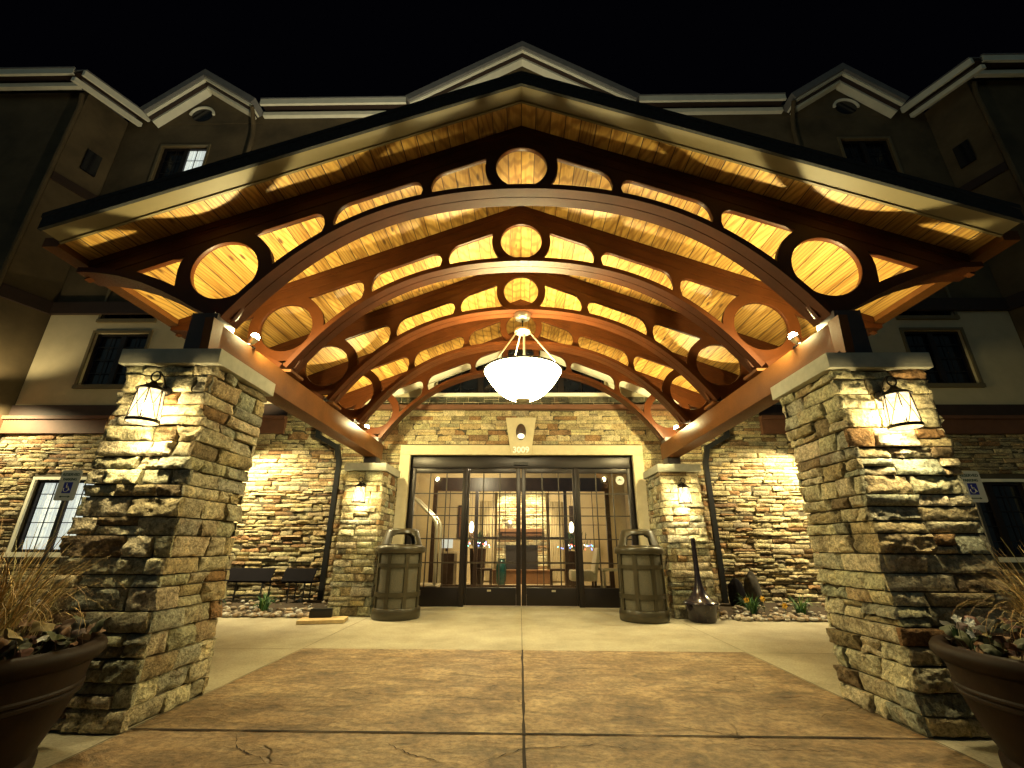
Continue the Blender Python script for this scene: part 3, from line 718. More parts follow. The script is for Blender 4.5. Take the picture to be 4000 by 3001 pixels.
# horizontal trims
def bar(name, mat, *bx):
    m_ = MB(); m_.box(*bx); return m_.build(name, M[mat], hotel)
for s in (-1, 1):
    a, b = sorted((s * 10.44, s * 4.70))
    bar('belt_course', 'brown', a, b, 8.53, 8.63, 3.08, 3.36); bar('belt_lip', 'brown', a, b, 8.48, 8.63, 3.362, 3.43)
    a, b = sorted((s * 10.44, s * 4.72))
    for y_, z0, z1 in ((8.585, 3.432, 3.68), (8.56, 5.79, 6.08), (8.57, 8.85, 9.06)): bar('dark_belt_and_shade', 'darkbrown', a, b, y_, 8.632, z0, z1)  # lowest strip is dark colour standing for the shadow above the lip
bar('dark_belt_and_shade', 'darkbrown', -4.5, 4.5, 8.56, 8.632, 5.79, 6.08)
mb = MB(); mb.box(-4.72, 4.72, 8.50, 8.63, 3.572, 3.66); mb.build('ledge', M['brown'], hotel)
bar('clerestory_sill', 'trim', -1.9, 1.9, 8.57, 8.63, 3.86, 3.928)
for s in (-1, 1):
    a, b = sorted((s * 1.78, s * 1.90)); bar('clerestory_jamb', 'trim', a, b, 8.575, 8.63, 3.93, 4.5)
    a = lambda x, dz: (x, 8.53, soff(x) + dz)
    mb = MB(); mb.prism([a(0.4 * s, -0.165), a(s * 3.9, -0.165), a(s * 3.9, -0.02), a(0.4 * s, -0.02)], (0, 0.05, 0)); mb.build('roof_abutment_trim', M['trim'], hotel)
mb = MB(); stone_wall(mb, 53, -4.6, 4.6, 3.66, 3.86, 8.628, 0.06, 0.1, 0.15, 0.4, 0.06, 0.012, 0.004, pal=PAL_SHADED); mb.build('stone_upstand', M['stone'], hotel, colors=True)

def window(h, lit=None, panes=2, rows=4, trim=True, y=8.64, name='window', cols=2):
    x0, x1, z0, z1 = h; fr = MB(); t = 0.05; yy = y + 0.05
    fr.box(x0, x1, yy, yy + 0.05, z0, z0 + t); fr.box(x0, x1, yy, yy + 0.05, z1 - t, z1); fr.box(x0, x0 + t, yy, yy + 0.05, z0 + t, z1 - t); fr.box(x1 - t, x1, yy, yy + 0.05, z0 + t, z1 - t)
    w = (x1 - x0 - 2 * t) / panes
    for i in range(1, panes): fr.box(x0 + t + w * i - 0.055, x0 + t + w * i + 0.055, yy, yy + 0.045, z0 + t, z1 - t)
    f = fr.build(name, M['bronze'], hotel)
    gr = MB()
    for i in range(panes):
        a = x0 + t + w * i; 
        for k in range(1, cols): gr.box(a + w * k / cols - 0.008, a + w * k / cols + 0.008, yy + 0.02, yy + 0.03, z0 + t, z1 - t)
        for k in range(1, rows): gr.box(a + 0.01, a + w - 0.01, yy + 0.0205, yy + 0.0295, z0 + (z1 - z0) * k / rows - 0.008, z0 + (z1 - z0) * k / rows + 0.008)
    g = gr.build('grille', M['bronze']); set_parent(g, f)
    for i in range(panes):
        a = x0 + t + w * i; pm = MB(); m = M['dwin']
        if lit and lit[i]:
            m = M['curtlit']; n = 40
            vs = [(a + w * k / n, yy + 0.075 + 0.012 * sin(k * 1.1) + 0.006 * sin(k * 2.7), z) for z in (z0, z1) for k in range(n + 1)]
            pm.add(vs, [(k, k + 1, n + 2 + k, n + 1 + k) for k in range(n)])
        else: pm.box(a, a + w, yy + 0.07, yy + 0.075, z0, z1)
        p = pm.build('curtain' if lit and lit[i] else 'pane', m); set_parent(p, f)
    if trim:
        tm = MB(); k = 0.055; d0, d1 = y - 0.035, y - 0.002
        tm.box(x0 - k, x1 + k, d0, d1, z1, z1 + k); tm.box(x0 - k, x1 + k, d0 - 0.02, d1, z0 - 0.08, z0); tm.box(x0 - k, x0, d0, d1, z0, z1); tm.box(x1, x1 + k, d0, d1, z0, z1)
        q = tm.build('surround', M['fascia' if y > 8.62 else 'trim']); set_parent(q, f)
for h in GWL:
    window(h, lit=(0, 1) if (h[0] < 0 and h[2] > 9) else None)
for h in LOW: window(h, lit=(1, 1) if h[0] < 0 else None, y=8.60, rows=5)
for h in CW: window(h, panes=4, rows=2, trim=False)
# oval gable vents with a moulded hood
for s in (-1, 1):
    mb = MB(); n = 28; z = 11.80
    mb.prism([(s * 8.5 + 0.27 * cos(2 * pi * k / n), 8.637, z + 0.22 * sin(2 * pi * k / n)) for k in range(n)], (0, -0.02, 0))
    v = mb.build('gable_vent', M['dwin'], hotel)
    mb = MB(); mb.tube([(s * 8.5 + 0.31 * cos(pi * k / 14), 8.60, z + 0.26 * sin(pi * k / 14)) for k in range(15)], 0.035, 6)
    set_parent(mb.build('vent_hood', M['trim'], None), v)
# gables, cornices and roof edges
GP = {-1: [(-6.85, 11.87), (-8.43, 12.98), (-9.80, 11.58)], 0: [(3.05, 11.84), (0.06, 13.9), (-2.95, 11.9)], 1: [(6.85, 11.80), (8.40, 12.88), (9.75, 11.62)]}
for k, g in GP.items():
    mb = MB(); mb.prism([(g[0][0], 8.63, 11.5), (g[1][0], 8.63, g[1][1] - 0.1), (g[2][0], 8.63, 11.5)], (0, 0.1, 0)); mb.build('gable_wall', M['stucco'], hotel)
    for nm, off, t, y0, y1, mat in (('gable_roof_edge', 0.0, 0.17, 8.2, 11.5, 'roofedge'), ('gable_crown_moulding', -0.17, 0.05, 8.27, 8.62, 'trim'), ('gable_bed_moulding', -0.222, 0.04, 8.34, 8.62, 'darkbrown'), ('gable_frieze', -0.264, 0.055, 8.42, 8.62, 'trim')):
        mb = MB()
        for a, b in ((g[0], g[1]), (g[2], g[1])):
            d = Vector((b[0] - a[0], 0, b[1] - a[1])); n = Vector((-d.z, 0, d.x)).normalized()
            if n.z < 0: n = -n
            A = Vector((a[0], y0, a[1])) + n * off; B = Vector((b[0], y0, b[1])) + Vector((0, 0, off / max(0.3, n.z)))
            mb.prism([A, B, B - Vector((0, 0, t / n.z)), A - n * t], (0, y1 - y0, 0))
        mb.build(nm, M[mat], hotel)
def cornice(p, q, nrm, zt, over=0.30):
    """straight eave from p to q (wall line, xy), nrm outward"""
    p, q, nv = Vector((*p, 0)), Vector((*q, 0)), Vector((*nrm, 0))
    for nm, o0, o1, z0, z1, mat in (('eave_fascia', over - 0.06, over, zt - 0.17, zt, 'trim'), ('eave_soffit', 0.0, over - 0.06, zt - 0.09, zt - 0.07, 'darkbrown'), ('eave_frieze', 0.0, 0.1, zt - 0.33, zt - 0.21, 'trim'), ('roof_edge', -1.0, over + 0.02, zt + 0.002, zt + 0.03, 'roofedge')):
        mb = MB(); a, b, c, d = p + nv * o0, q + nv * o0, q + nv * o1, p + nv * o1
        mb.prism([(v.x, v.y, z0) for v in (a, b, c, d)], (0, 0, z1 - z0)); mb.build(nm, M[mat], hotel)
cornice((-6.8, 8.63), (-2.97, 8.63), (0, -1), 11.99); cornice((3.07, 8.63), (6.8, 8.63), (0, -1), 11.94)
for s in (-1, 1):
    cornice((s * 10.75, 7.63), (s * 20, 7.63), (0, -1), 11.8)
    cornice((s * 10.72, 7.34), (s * 10.11, 8.6), (-s * 0.9, -0.02), 11.72)
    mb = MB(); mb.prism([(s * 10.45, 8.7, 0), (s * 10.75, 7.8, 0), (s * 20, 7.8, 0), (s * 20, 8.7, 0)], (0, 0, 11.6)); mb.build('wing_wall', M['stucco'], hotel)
    for z0, z1 in ((3.08, 3.43), (5.79, 6.08), (8.85, 9.06)):
        mb = MB(); mb.prism([(s * 10.40, 8.6, z0), (s * 10.71, 7.78, z0), (s * 10.8, 7.80, z0), (s * 10.5, 8.69, z0)], (0, 0, z1 - z0)); mb.build('wing_belt_course', M['darkbrown' if z0 > 4 else 'brown'], hotel)
    mb = MB(); mb.prism([(s * 10.47, 8.4, 9.5), (s * 10.56, 8.12, 9.5), (s * 10.6, 8.14, 9.5), (s * 10.52, 8.42, 9.5)], (0, 0, 0.6)); mb.build('wing_window', M['dwin'], hotel)  # dark window in the side wall of the wing
    mb = MB(); mb.tube([(s * 10.78, 7.7, 11.4), (s * 10.76, 7.74, 11.1), (s * 10.76, 7.74, 0)], 0.05, 8); mb.build('corner_downspout', M['stucco'], hotel)
    mb = MB(); mb.tube([(s * 6.9, 8.25, 11.6), (s * 6.95, 8.5, 11.3), (s * 6.95, 8.57, 11.0), (s * 6.95, 8.57, 6.1)], 0.055, 8); mb.build('upper_downspout', M['stucco'], hotel)
    # black downspout with the offset elbow beside the small pillar
    mb = MB(); P = [(s * 3.97, 8.50, 3.42), (s * 3.97, 8.50, 3.02), (s * 3.57, 8.52, 2.80), (s * 3.50, 8.53, 2.5), (s * 3.50, 8.53, 0.08)]
    for a, b in zip(P, P[1:]):
        a, b = Vector(a), Vector(b); t = (b - a).normalized(); w = Vector((0, 1, 0)); u = t.cross(w).normalized() * 0.045; w = w * 0.032; a = a - t * 0.03; b = b + t * 0.03
        mb.prism([a - u - w, a + u - w, a + u + w, a - u + w], b - a)
    mb.build('downspout', M['spout'], hotel)
# door surround with keystone
mb = MB()
for a, b, c, d in ((-2.335, -2.14, -0.003, 2.655), (2.14, 2.335, -0.003, 2.655), (-2.335, 2.335, 2.657, 2.845)): mb.box(a, b, 8.53, 8.75, c, d)
mb.build('door_surround', M['doortrim'], hotel, smooth=30, bevel=0.006)
mb = MB(); mb.prism([(-0.30, 8.50, 3.39), (0.30, 8.50, 3.39), (0.19, 8.50, 2.648), (-0.19, 8.50, 2.648)], (0, 0.1, 0))
key = mb.build('keystone', M['doortrim'], hotel, smooth=30, bevel=0.006)
me = upright(text_mesh('3009', 0.16, 0.008, 0.004), 0.0, 8.490, 2.74); finish(me, M['white']); set_parent(link('house_number', me), key)

# sliding glass doors
dr = MB(); y0, y1 = 8.70, 8.79
dr.box(-2.138, 2.138, y0 - 0.03, y1 + 0.03, 2.43, 2.652); dr.box(-2.138, -2.04, y0, y1, 0.0, 2.428); dr.box(2.04, 2.138, y0, y1, 0.0, 2.428)
for s in (-1, 1):
    a, b = sorted((s * 1.12, s * 1.025)); dr.box(a, b, y0 - 0.02, y1, 0.0, 2.428)
    a, b = sorted((s * 2.038, s * 1.122)); dr.box(a, b, y0 + 0.01, y1 - 0.01, 2.335, 2.427); dr.box(a, b, y0 + 0.01, y1 - 0.01, 0.0, 0.31)
door = dr.build('sliding_door', M['bronze'], hotel, smooth=30, bevel=0.004)
for s in (-1, 1):
    lf = MB(); a, b = sorted((s * 0.006, s * 0.092)); lf.box(a, b, y0 + 0.0, y1 - 0.03, 0.02, 2.425)
    a, b = sorted((s * 1.022, s * 0.985)); lf.box(a, b, y0 + 0.002, y1 - 0.03, 0.02, 2.425)
    a, b = sorted((s * 0.983, s * 0.094)); lf.box(a, b, y0 + 0.003, y1 - 0.03, 2.335, 2.424); lf.box(a, b, y0 + 0.003, y1 - 0.03, 0.02, 0.31)
    o = lf.build('door_leaf', M['bronze'], smooth=30, bevel=0.004); set_parent(o, door)
    g = MB()
    for a, b, vs_ in ((0.094, 0.983, (0.405, 0.719)), (1.122, 2.038, (1.435, 1.75))):
        for v in vs_: x = s * v; g.box(x - 0.011, x + 0.011, y0 + 0.022, y0 + 0.038, 0.31, 2.335)
        a, b = sorted((s * a, s * b))
        for z in (0.716, 1.129, 1.54, 1.947): g.box(a, b, y0 + 0.0225, y0 + 0.0375, z - 0.010, z + 0.010)
    set_parent(g.build('muntin_grille', M['muntin']), door)
    for a, b in ((0.094, 0.983), (1.122, 2.038)):
        a, b = sorted((s * a, s * b)); p = MB(); p.box(a, b, y0 + 0.028, y0 + 0.032, 0.31, 2.335); set_parent(p.build('glass_pane', M['glass']), door)
    p = MB(); p.box(s * 0.575 - 0.035, s * 0.575 + 0.035, y0 - 0.002, y0 + 0.002, 0.245, 0.275); set_parent(p.build('bumper_plate', M['nickel']), door)
p = MB(); p.box(-0.14, 0.14, y0 - 0.075, y0 - 0.031, 2.475, 2.535); set_parent(p.build('motion_sensor', M['iron'], bevel=0.006), door)
p = MB(); p.prism([(1.9 + 0.085 * cos(2 * pi * k / 28), y0 + 0.027, 2.2 + 0.085 * sin(2 * pi * k / 28)) for k in range(28)], (0, -0.002, 0)); set_parent(p.build('round_sticker', M['signw']), door)
p = MB(); p.box(1.86, 1.93, y0 + 0.022, y0 + 0.0245, 2.20, 2.212); p.box(1.88, 1.91, y0 + 0.022, y0 + 0.0245, 2.215, 2.235); set_parent(p.build('sticker_mark', M['signgreen']), door)

# vestibule and lobby shell
mb = MB(); mb.box(-4.6, 4.6, 8.84, 14.6, -0.015, 0.0); mb.build('lobby_floor', M['infloor'], hotel)
mb = MB()
for s in (-1, 1):
    a, b = sorted((s * 2.42, s * 2.46)); mb.box(a, b, 8.84, 10.72, 0, 2.9)
    a, b = sorted((s * 2.06, s * 4.6)); mb.box(a, b, 10.74, 10.84, 0, 2.9)
    a, b = sorted((s * 4.6, s * 4.7)); mb.box(a, b, 10.84, 14.6, 0, 2.9)
mb.box(-2.06, 2.06, 10.742, 10.838, 2.535, 2.9); mb.box(-4.6, 4.6, 14.4, 14.6, 0, 2.9)
mb.build('lobby_wall', M['inwall'], hotel)
mb = MB(); mb.box(-4.6, 4.6, 8.84, 14.6, 2.90, 2.95); mb.build('lobby_ceiling', M['inceil'], hotel)
idr = MB(); idr.box(-2.055, 2.055, 10.73, 10.83, 2.225, 2.533)
for s in (-1, 1):
    for a, b, c in ((2.055, 1.96, 2.224), (1.07, 0.99, 2.224)):
        a, b = sorted((s * a, s * b)); idr.box(a, b, 10.732, 10.828, 0, c)
    for a, b in ((0.02, 0.06),):
        a, b = sorted((s * a, s * b)); idr.box(a, b, 10.734, 10.8, 0, 2.224)
    a, b = sorted((s * 0.988, s * 0.062)); idr.box(a, b, 10.735, 10.80, 0.02, 0.20); idr.box(a, b, 10.736, 10.80, 1.17, 1.205)
    a, b = sorted((s * 1.958, s * 1.072)); idr.box(a, b, 10.735, 10.80, 0.02, 0.20)
ind = idr.build('inner_sliding_door', M['indark'], hotel)
g = MB()
for s in (-1, 1):
    for x in (0.36, 0.65, 1.36, 1.66): g.box(s * x - 0.008, s * x + 0.008, 10.76, 10.775, 0.2, 2.224)
    for a, b in ((0.062, 0.988), (1.072, 1.958)):
        a, b = sorted((s * a, s * b))
        for z in (0.67, 1.47, 1.85): g.box(a, b, 10.7605, 10.7745, z - 0.007, z + 0.007)
set_parent(g.build('inner_grille', M['indark']), ind)
for x, y in ((-1.4, 9.6), (1.75, 9.6), (-0.48, 13.55), (0.52, 13.55), (-1.9, 12.2), (1.9, 12.2)):
    p = MB(); p.lathe([(0.0, 0.0), (0.07, 0.0), (0.085, -0.012), (0.085, -0.001)], (x, y, 2.898), 20)
    p.build('recessed_light', M['lens'], hotel, smooth=40)
lamp('lobby_light', 'POINT', (0, 12.3, 2.55), L_ROOM * 1.6, (1, 0.84, 0.52), 0.15, hotel)
lamp('vestibule_light', 'POINT', (-1.0, 9.3, 2.6), L_ROOM * 0.55, (1, 0.84, 0.52), 0.12, hotel)
for x in (-0.5, 0.5): lamp('hearth_spot', 'SPOT', (x, 13.45, 2.8), L_ROOM * 1.7, (1, 0.85, 0.52), 0.04, hotel, aim=(x * 0.7, 14.1, 1.6), cone=75)

# ------------------------------------------------------------------ lights on and under the canopy
ch = thing('bowl_chandelier', 'big glowing white glass bowl chandelier hanging from the canopy arch', 'chandelier', (0.02, 5.72, 4.12))
X, Yc = 0.02, 5.72
def bowlprof(R, zr, zb, n=18):
    return [(R * k / n, zb + (zr - zb) * (k / n) ** 2.4) for k in range(n + 1)]
mb = MB(); mb.lathe(bowlprof(0.53, 3.255, 2.845), (X, Yc, 0), 56); mb.build('glass_bowl', M['bowl'], ch, smooth=60)
lamp('bowl_lamps', 'POINT', (X, Yc, 3.16), 290, (1.0, 0.86, 0.44), 0.09, ch)
mb = MB(); mb.lathe([(0.528, 3.25), (0.540, 3.253), (0.543, 3.27), (0.532, 3.28), (0.517, 3.277), (0.517, 3.26), (0.528, 3.25)], (X, Yc, 0), 56); mb.build('rim', M['iron'], ch, smooth=50)
mb = MB(); mb.lathe([(0.0, 2.815), (0.05, 2.817), (0.09, 2.832), (0.105, 2.848), (0.10, 2.86), (0.0, 2.865)], (X, Yc, 0), 32); mb.build('finial', M['nickel'], ch, smooth=50)
mb = MB(); mb.lathe([(0.0, 4.05), (0.06, 4.05), (0.10, 4.075), (0.115, 4.11), (0.115, 4.145), (0, 4.145)], (X, Yc, 0), 32); mb.build('ceiling_canopy', M['nickel'], ch, smooth=40)
mb = MB(); mb.lathe([(0.0, 3.84), (0.09, 3.845), (0.115, 3.86), (0.115, 3.885), (0.10, 3.905), (0.0, 3.91)], (X, Yc, 0), 32); mb.build('hub', M['nickel'], ch, smooth=40)
mb = MB(); mb.tube([(X, Yc, 3.9), (X, Yc, 4.06)], 0.012, 8); mb.build('stem', M['iron'], ch)
for k in range(3):
    a = radians(-8 + 120 * k) if True else 0
    a = radians(28 + 120 * k) if False else a
    p0 = (X + 0.10 * cos(a), Yc + 0.10 * sin(a), 3.86); p1 = (X + 0.53 * cos(a), Yc + 0.53 * sin(a), 3.29)
    mb = MB(); mb.tube([p0, p1], 0.011, 8); mb.build('support_rod', M['nickel'], ch, smooth=60)
mb = MB(); mb.tube([(X + 0.02, Yc, 3.85), (X + 0.02, Yc, 3.2)], 0.016, 8); mb.build('lamp_stem', M['nickel'], ch)

def sconce(name, label, x, yf, z, k, pw, group):
    t = thing(name, label, 'wall lantern', (x, yf, z), group)
    yc = yf - 0.135 * k; Q = lambda u, v, w: (x + u * k, yc + v * k, z + w * k)
    mb = MB(); mb.lathe([(0.100, -0.12), (0.0985, -0.06), (0.094, 0.0), (0.088, 0.07), (0.080, 0.13)], (0, 0, 0), 28); mb.v = [Q(*p) for p in mb.v]; mb.build('glass_shade', M['lanternglass'], t, smooth=60)
    mb = MB(); mb.ball((0, 0, 0), (0.03, 0.03, 0.055), 14, 10); mb.v = [Q(*p) for p in mb.v]; mb.build('bulb', M['lanternbulb'], t, smooth=80)
    lamp('lantern_glow', 'POINT', Q(0, -0.0, -0.01), L_SCONCE * pw, (1.0, 0.82, 0.42), 0.055, t)
    mb = MB(); mb.lathe([(0.0, 0.215), (0.016, 0.21), (0.028, 0.19), (0.05, 0.172), (0.085, 0.152), (0.102, 0.138), (0.10, 0.130), (0.0, 0.132)], (0, 0, 0), 28); mb.v = [Q(*p) for p in mb.v]; mb.build('cap', M['iron'], t, smooth=50)
    mb = MB(); mb.lathe([(0.103, -0.122), (0.107, -0.12), (0.107, -0.098), (0.102, -0.097), (0.101, -0.11), (0.103, -0.122)], (0, 0, 0), 28); mb.v = [Q(*p) for p in mb.v]; mb.build('base_ring', M['iron'], t, smooth=50)
    mb = MB()
    n = 6
    for i in range(n):
        for d in (-1, 1):
            path = []
            for s in range(9):
                f = s / 8; zz = -0.11 + 0.245 * f; r = 0.102 + (0.084 - 0.102) * f + 0.002; a = 2 * pi * (i + d * (f - 0.5) * 0.92) / n + 0.5
                path.append(Q(r * cos(a), r * sin(a), zz))
            mb.tube(path, 0.0026 * k, 5)
        a = 2 * pi * i / n + 0.5 + pi / n
        mb.tube([Q(0.105 * cos(a), 0.105 * sin(a), -0.11), Q(0.085 * cos(a), 0.085 * sin(a), 0.135)], 0.0042 * k, 5)
    mb.build('crossed_wires', M['iron'], t)
    mb = MB(); mb.tube([Q(0.036 * cos(2 * pi * i / 20), 0, 0.250 + 0.040 * sin(2 * pi * i / 20)) for i in range(20)], 0.006 * k, 6, closed=True); mb.build('ring_handle', M['iron'], t, smooth=60)
    mb = MB(); mb.tube([Q(0, 0.14, 0.17), Q(0, 0.115, 0.215), Q(0, 0.08, 0.27), Q(0, 0.03, 0.30), Q(0, 0.0, 0.29)], 0.006 * k, 7); mb.build('arm', M['iron'], t, smooth=60)
    mb = MB(); mb.tube([Q(0, 0.15, 0.17), Q(0, 0.125, 0.17)], 0.045 * k, 20); mb.build('wall_plate', M['iron'], t, smooth=40)
    return t
sconce('pillar_lantern', 'glowing wire-crossed lantern on the front of the big left pillar', -2.575, 3.005, 1.885, 0.9, 1.0, 'lanterns on the pillars')
sconce('pillar_lantern', 'glowing wire-crossed lantern on the front of the big right pillar', 2.555, 3.065, 1.865, 0.9, 1.0, 'lanterns on the pillars')
sconce('pillar_lantern', 'glowing wire-crossed lantern on the small pillar left of the doors', -2.61, 7.46, 1.76, 1.0, 1.3, 'lanterns on the pillars')
sconce('pillar_lantern', 'glowing wire-crossed lantern on the small pillar right of the doors', 2.60, 7.46, 1.76, 1.0, 1.3, 'lanterns on the pillars')

def uplight(label, x, y):
    s = 1 if x > 0 else -1; z = 2.745
    t = thing('spotlight', label, 'spotlight', (x, y, z), 'spotlights on the canopy beams')
    d = Vector((-s * 0.45, 0.0, 0.9)).normalized(); c = Vector((x, y, z + 0.07))
    mb = MB(); mb.lathe([(0.0, 0), (0.045, 0), (0.045, 0.012), (0.0, 0.014)], (x, y, z), 20); mb.build('base', M['iron'], t, smooth=40)
    mb = MB(); mb.tube([(x, y, z + 0.01), c], 0.011, 8); mb.build('swivel', M['nickel'], t)
    mb = MB(); mb.tube([c - d * 0.03, c - d * 0.01, c + d * 0.045], [0.022, 0.034, 0.046], 18, caps=False); mb.build('housing', M['nickel'], t, smooth=50)
    mb = MB(); p = c + d * 0.05; mb.ball(p, 0.04, 14, 8); mb.build('bulb', M['bulb'], t, smooth=80)
    lamp('spot_glow', 'POINT', tuple(c + d * 0.12), L_SPOT, (1.0, 0.86, 0.38), 0.035, t)
uplight('lit spotlight on the left canopy beam, near the big pillar', -2.565, 3.80); uplight('lit spotlight on the right canopy beam, near the big pillar', 2.565, 3.82)
uplight('lit spotlight on the left canopy beam, near the doors', -2.60, 7.20); uplight('lit spotlight on the right canopy beam, near the doors', 2.60, 7.25)

t = thing('oval_wall_light', 'small oval brown wall light with a white lens on the keystone', 'wall light', (0, 8.5, 3.1))
mb = MB(); n = 28
for i in range(3): pass
mb.ball((0, 8.497, 3.10), (0.098, 0.06, 0.165), 28, 16); mb.build('shell', plain('brown_shell', (0.05, 0.03, 0.02), 0.45, 0.1), t, smooth=60)
mb = MB(); mb.ball((0, 8.480, 3.012), (0.070, 0.06, 0.058), 20, 12); mb.build('lens', M['lenslow'], t, smooth=60)

def cyl_light(label, x, y, z, wall_dir, up=True, pw=1.0, upk=0.2, inx=0.0, cone=155, reach=0.75):
    t = thing('wall_cylinder_light', label, 'wall light', (x, y, z), 'cylinder lights on the stone facade')
    wd = Vector(wall_dir)
    mb = MB(); mb.lathe([(0.05, -0.14), (0.056, -0.14), (0.056, 0.14), (0.05, 0.14), (0.05, -0.14)], (x, y, z), 20); mb.build('tube_housing', M['iron'], t, smooth=40)
    mb = MB(); mb.tube([(x, y, z), Vector((x, y, z)) + wd * reach], 0.02, 8); mb.build('bracket', M['iron'], t)
    mb = MB(); mb.lathe([(0.0, -0.12), (0.049, -0.12)], (x, y, z), 16); mb.lathe([(0.049, 0.12), (0.0, 0.12)], (x, y, z), 16); mb.build('lens', M['lens'], t)
    lamp('down_beam', 'SPOT', (x, y, z - 0.15), L_WALL * pw, (1.0, 0.83, 0.44), 0.02, t, aim=(x + inx, y + 0.55, z - 1.5), cone=cone, blend=0.7)
    if up: lamp('up_beam', 'SPOT', (x, y, z + 0.15), L_WALL * upk * pw, (1.0, 0.83, 0.44), 0.02, t, aim=(x, y + 0.05, z + 2), cone=140, blend=0.5)
def added_roof_flood(label, x, y, aim, pw):  # floods added out of view on the roof to brighten the cornices
    z = soff(x) + 0.15; t = thing('added_roof_floodlight', label, 'floodlight', (x, y, z), 'added floodlights on the canopy roof'); d = (Vector(aim) - Vector((x, y, z + 0.2))).normalized(); c = Vector((x, y, z + 0.2))
    mb = MB(); mb.tube([(x, y, z), (x, y, z + 0.2)], 0.015, 8); mb.build('stem', M['iron'], t)
    mb = MB(); mb.tube([c - d * 0.06, c, c + d * 0.08], [0.03, 0.06, 0.085], 16, caps=False); mb.build('housing', M['iron'], t, smooth=40)
    mb = MB(); mb.tube([c + d * 0.05, c + d * 0.055], 0.07, 16); mb.build('lens', M['lens'], t)
    lamp('added_flood_beam', 'SPOT', tuple(c + d * 0.12), pw, (1.0, 0.90, 0.60), 0.06, t, aim=aim, cone=120, blend=1.0)
added_roof_flood('added unseen floodlight on the left slope of the canopy roof, aimed at the cornice', -2.6, 5.6, (-4.6, 8.4, 12.4), L_ADDED_FLOOD)
added_roof_flood('added unseen floodlight on the right slope of the canopy roof, aimed at the cornice', 2.6, 5.6, (4.2, 8.4, 12.4), L_ADDED_FLOOD * 0.3)
cyl_light('cylinder light on the stone wall behind the big left pillar', -5.38, 7.85, 3.0, (0, 1, 0), inx=0.75, cone=112)
cyl_light('cylinder light on the stone wall behind the big right pillar', 5.38, 7.85, 3.0, (0, 1, 0), up=False, inx=-0.75, cone=112)
cyl_light('cylinder light at the far left corner of the stone wall', -10.38, 7.75, 3.75, (-1, 0, 0), pw=0.75, upk=0.13, reach=0.3)

# ------------------------------------------------------------------ street furniture by the doors
def trash_can(label, x, y, rot, hrot):
    t = thing('trash_can', label, 'trash can', (x, y, 0), 'trash cans beside the doors')
    R = 0.345
    mb = MB(); mb.lathe([(0.0, 0.004), (R, 0.004), (R + 0.012, 0.03), (R + 0.010, 0.125), (R - 0.004, 0.15), (R - 0.02, 0.152)], (x, y, 0), 48); mb.build('base_ring', M['can'], t, smooth=40)
    mb = MB(); mb.lathe([(R - 0.03, 0.15), (R - 0.03, 0.905)], (x, y, 0), 48); mb.build('panel', M['canpanel'], t, smooth=60)
    mb = MB()
    for k in range(8):   # ribs stand in front of the pebbled panels
        a0 = rot + k * pi / 4; w = 0.085
        arc = [a0 + w * (j / 4 - 1) + 0 for j in range(9)]
        vs = []
        for z in (0.15, 0.905):
            for r in (R - 0.028, R - 0.006): vs += [(x + r * cos(a), y + r * sin(a), z) for a in arc]
        n = 9; fs = []
        for j in range(8): fs += [(n + j, n + j + 1, 3 * n + j + 1, 3 * n + j)]
        fs += [(0, n, 3 * n, 2 * n), (n - 1, 3 * n - 1, 4 * n - 1, 2 * n - 1)]
        mb.add(vs, fs)
    for z0, z1 in ((0.30, 0.365), (0.70, 0.755)):
        mb.lathe([(R - 0.028, z0), (R - 0.008, z0), (R - 0.008, z1), (R - 0.028, z1)], (x, y, 0), 48)
    mb.build('rib_frame', M['can'], t, smooth=40)
    mb = MB(); mb.lathe([(R - 0.02, 0.90), (R + 0.015, 0.905), (R + 0.022, 0.925), (R + 0.022, 0.975), (R + 0.008, 0.998), (R - 0.02, 1.008), (R - 0.06, 1.01), (0.0, 1.012)], (x, y, 0), 48); mb.build('lid_ring', M['can'], t, smooth=40)
    # hood: four openings round a truncated cone
    mb = MB(); n = 64; z0, z1, r0, r1 = 1.008, 1.245, R - 0.03, R - 0.105
    nz = 14; vs = []; fs = []; idx = {}
    for j in range(nz + 1):
        f = j / nz; z = z0 + (z1 - z0) * f; r = r0 + (r1 - r0) * f
        if j == nz: r -= 0.012
        for i in range(n): idx[i, j] = len(vs); vs.append((x + r * cos(hrot + 2 * pi * i / n), y + r * sin(hrot + 2 * pi * i / n), z))
    for j in range(nz):
        for i in range(n):
            q = i % (n // 2); fz = (j + 0.5) / nz
            if 2 <= q < 15 and fz > 0.06:
                lim = 0.72 - (0.16 if q in (2, 14) else 0.08 if q in (3, 13) else 0.0)
                if fz < lim: continue
            fs.append((idx[i, j], idx[(i + 1) % n, j], idx[(i + 1) % n, j + 1], idx[i, j + 1]))
    mb.add(vs, fs); mb.lathe([(r1 - 0.012, z1), (r1 - 0.05, z1 + 0.008), (0.0, z1 + 0.01)], (x, y, 0), n)
    o = mb.build('hood', M['can'], t, smooth=40)
    md = o.modifiers.new('shell', 'SOLIDIFY'); md.thickness = 0.014; md.offset = -1
    mb = MB(); mb.lathe([(0.0, 1.02), (0.16, 1.018), (0.2, 1.013)], (x, y, 0), 24); mb.build('liner', M['mortar'], t)
trash_can('olive-brown domed trash can in front of the small pillar left of the doors', -1.865, 7.36, radians(-58), radians(-119))
trash_can('olive-brown domed trash can in front of the small pillar right of the doors', 1.79, 7.30, radians(-117), radians(-150))

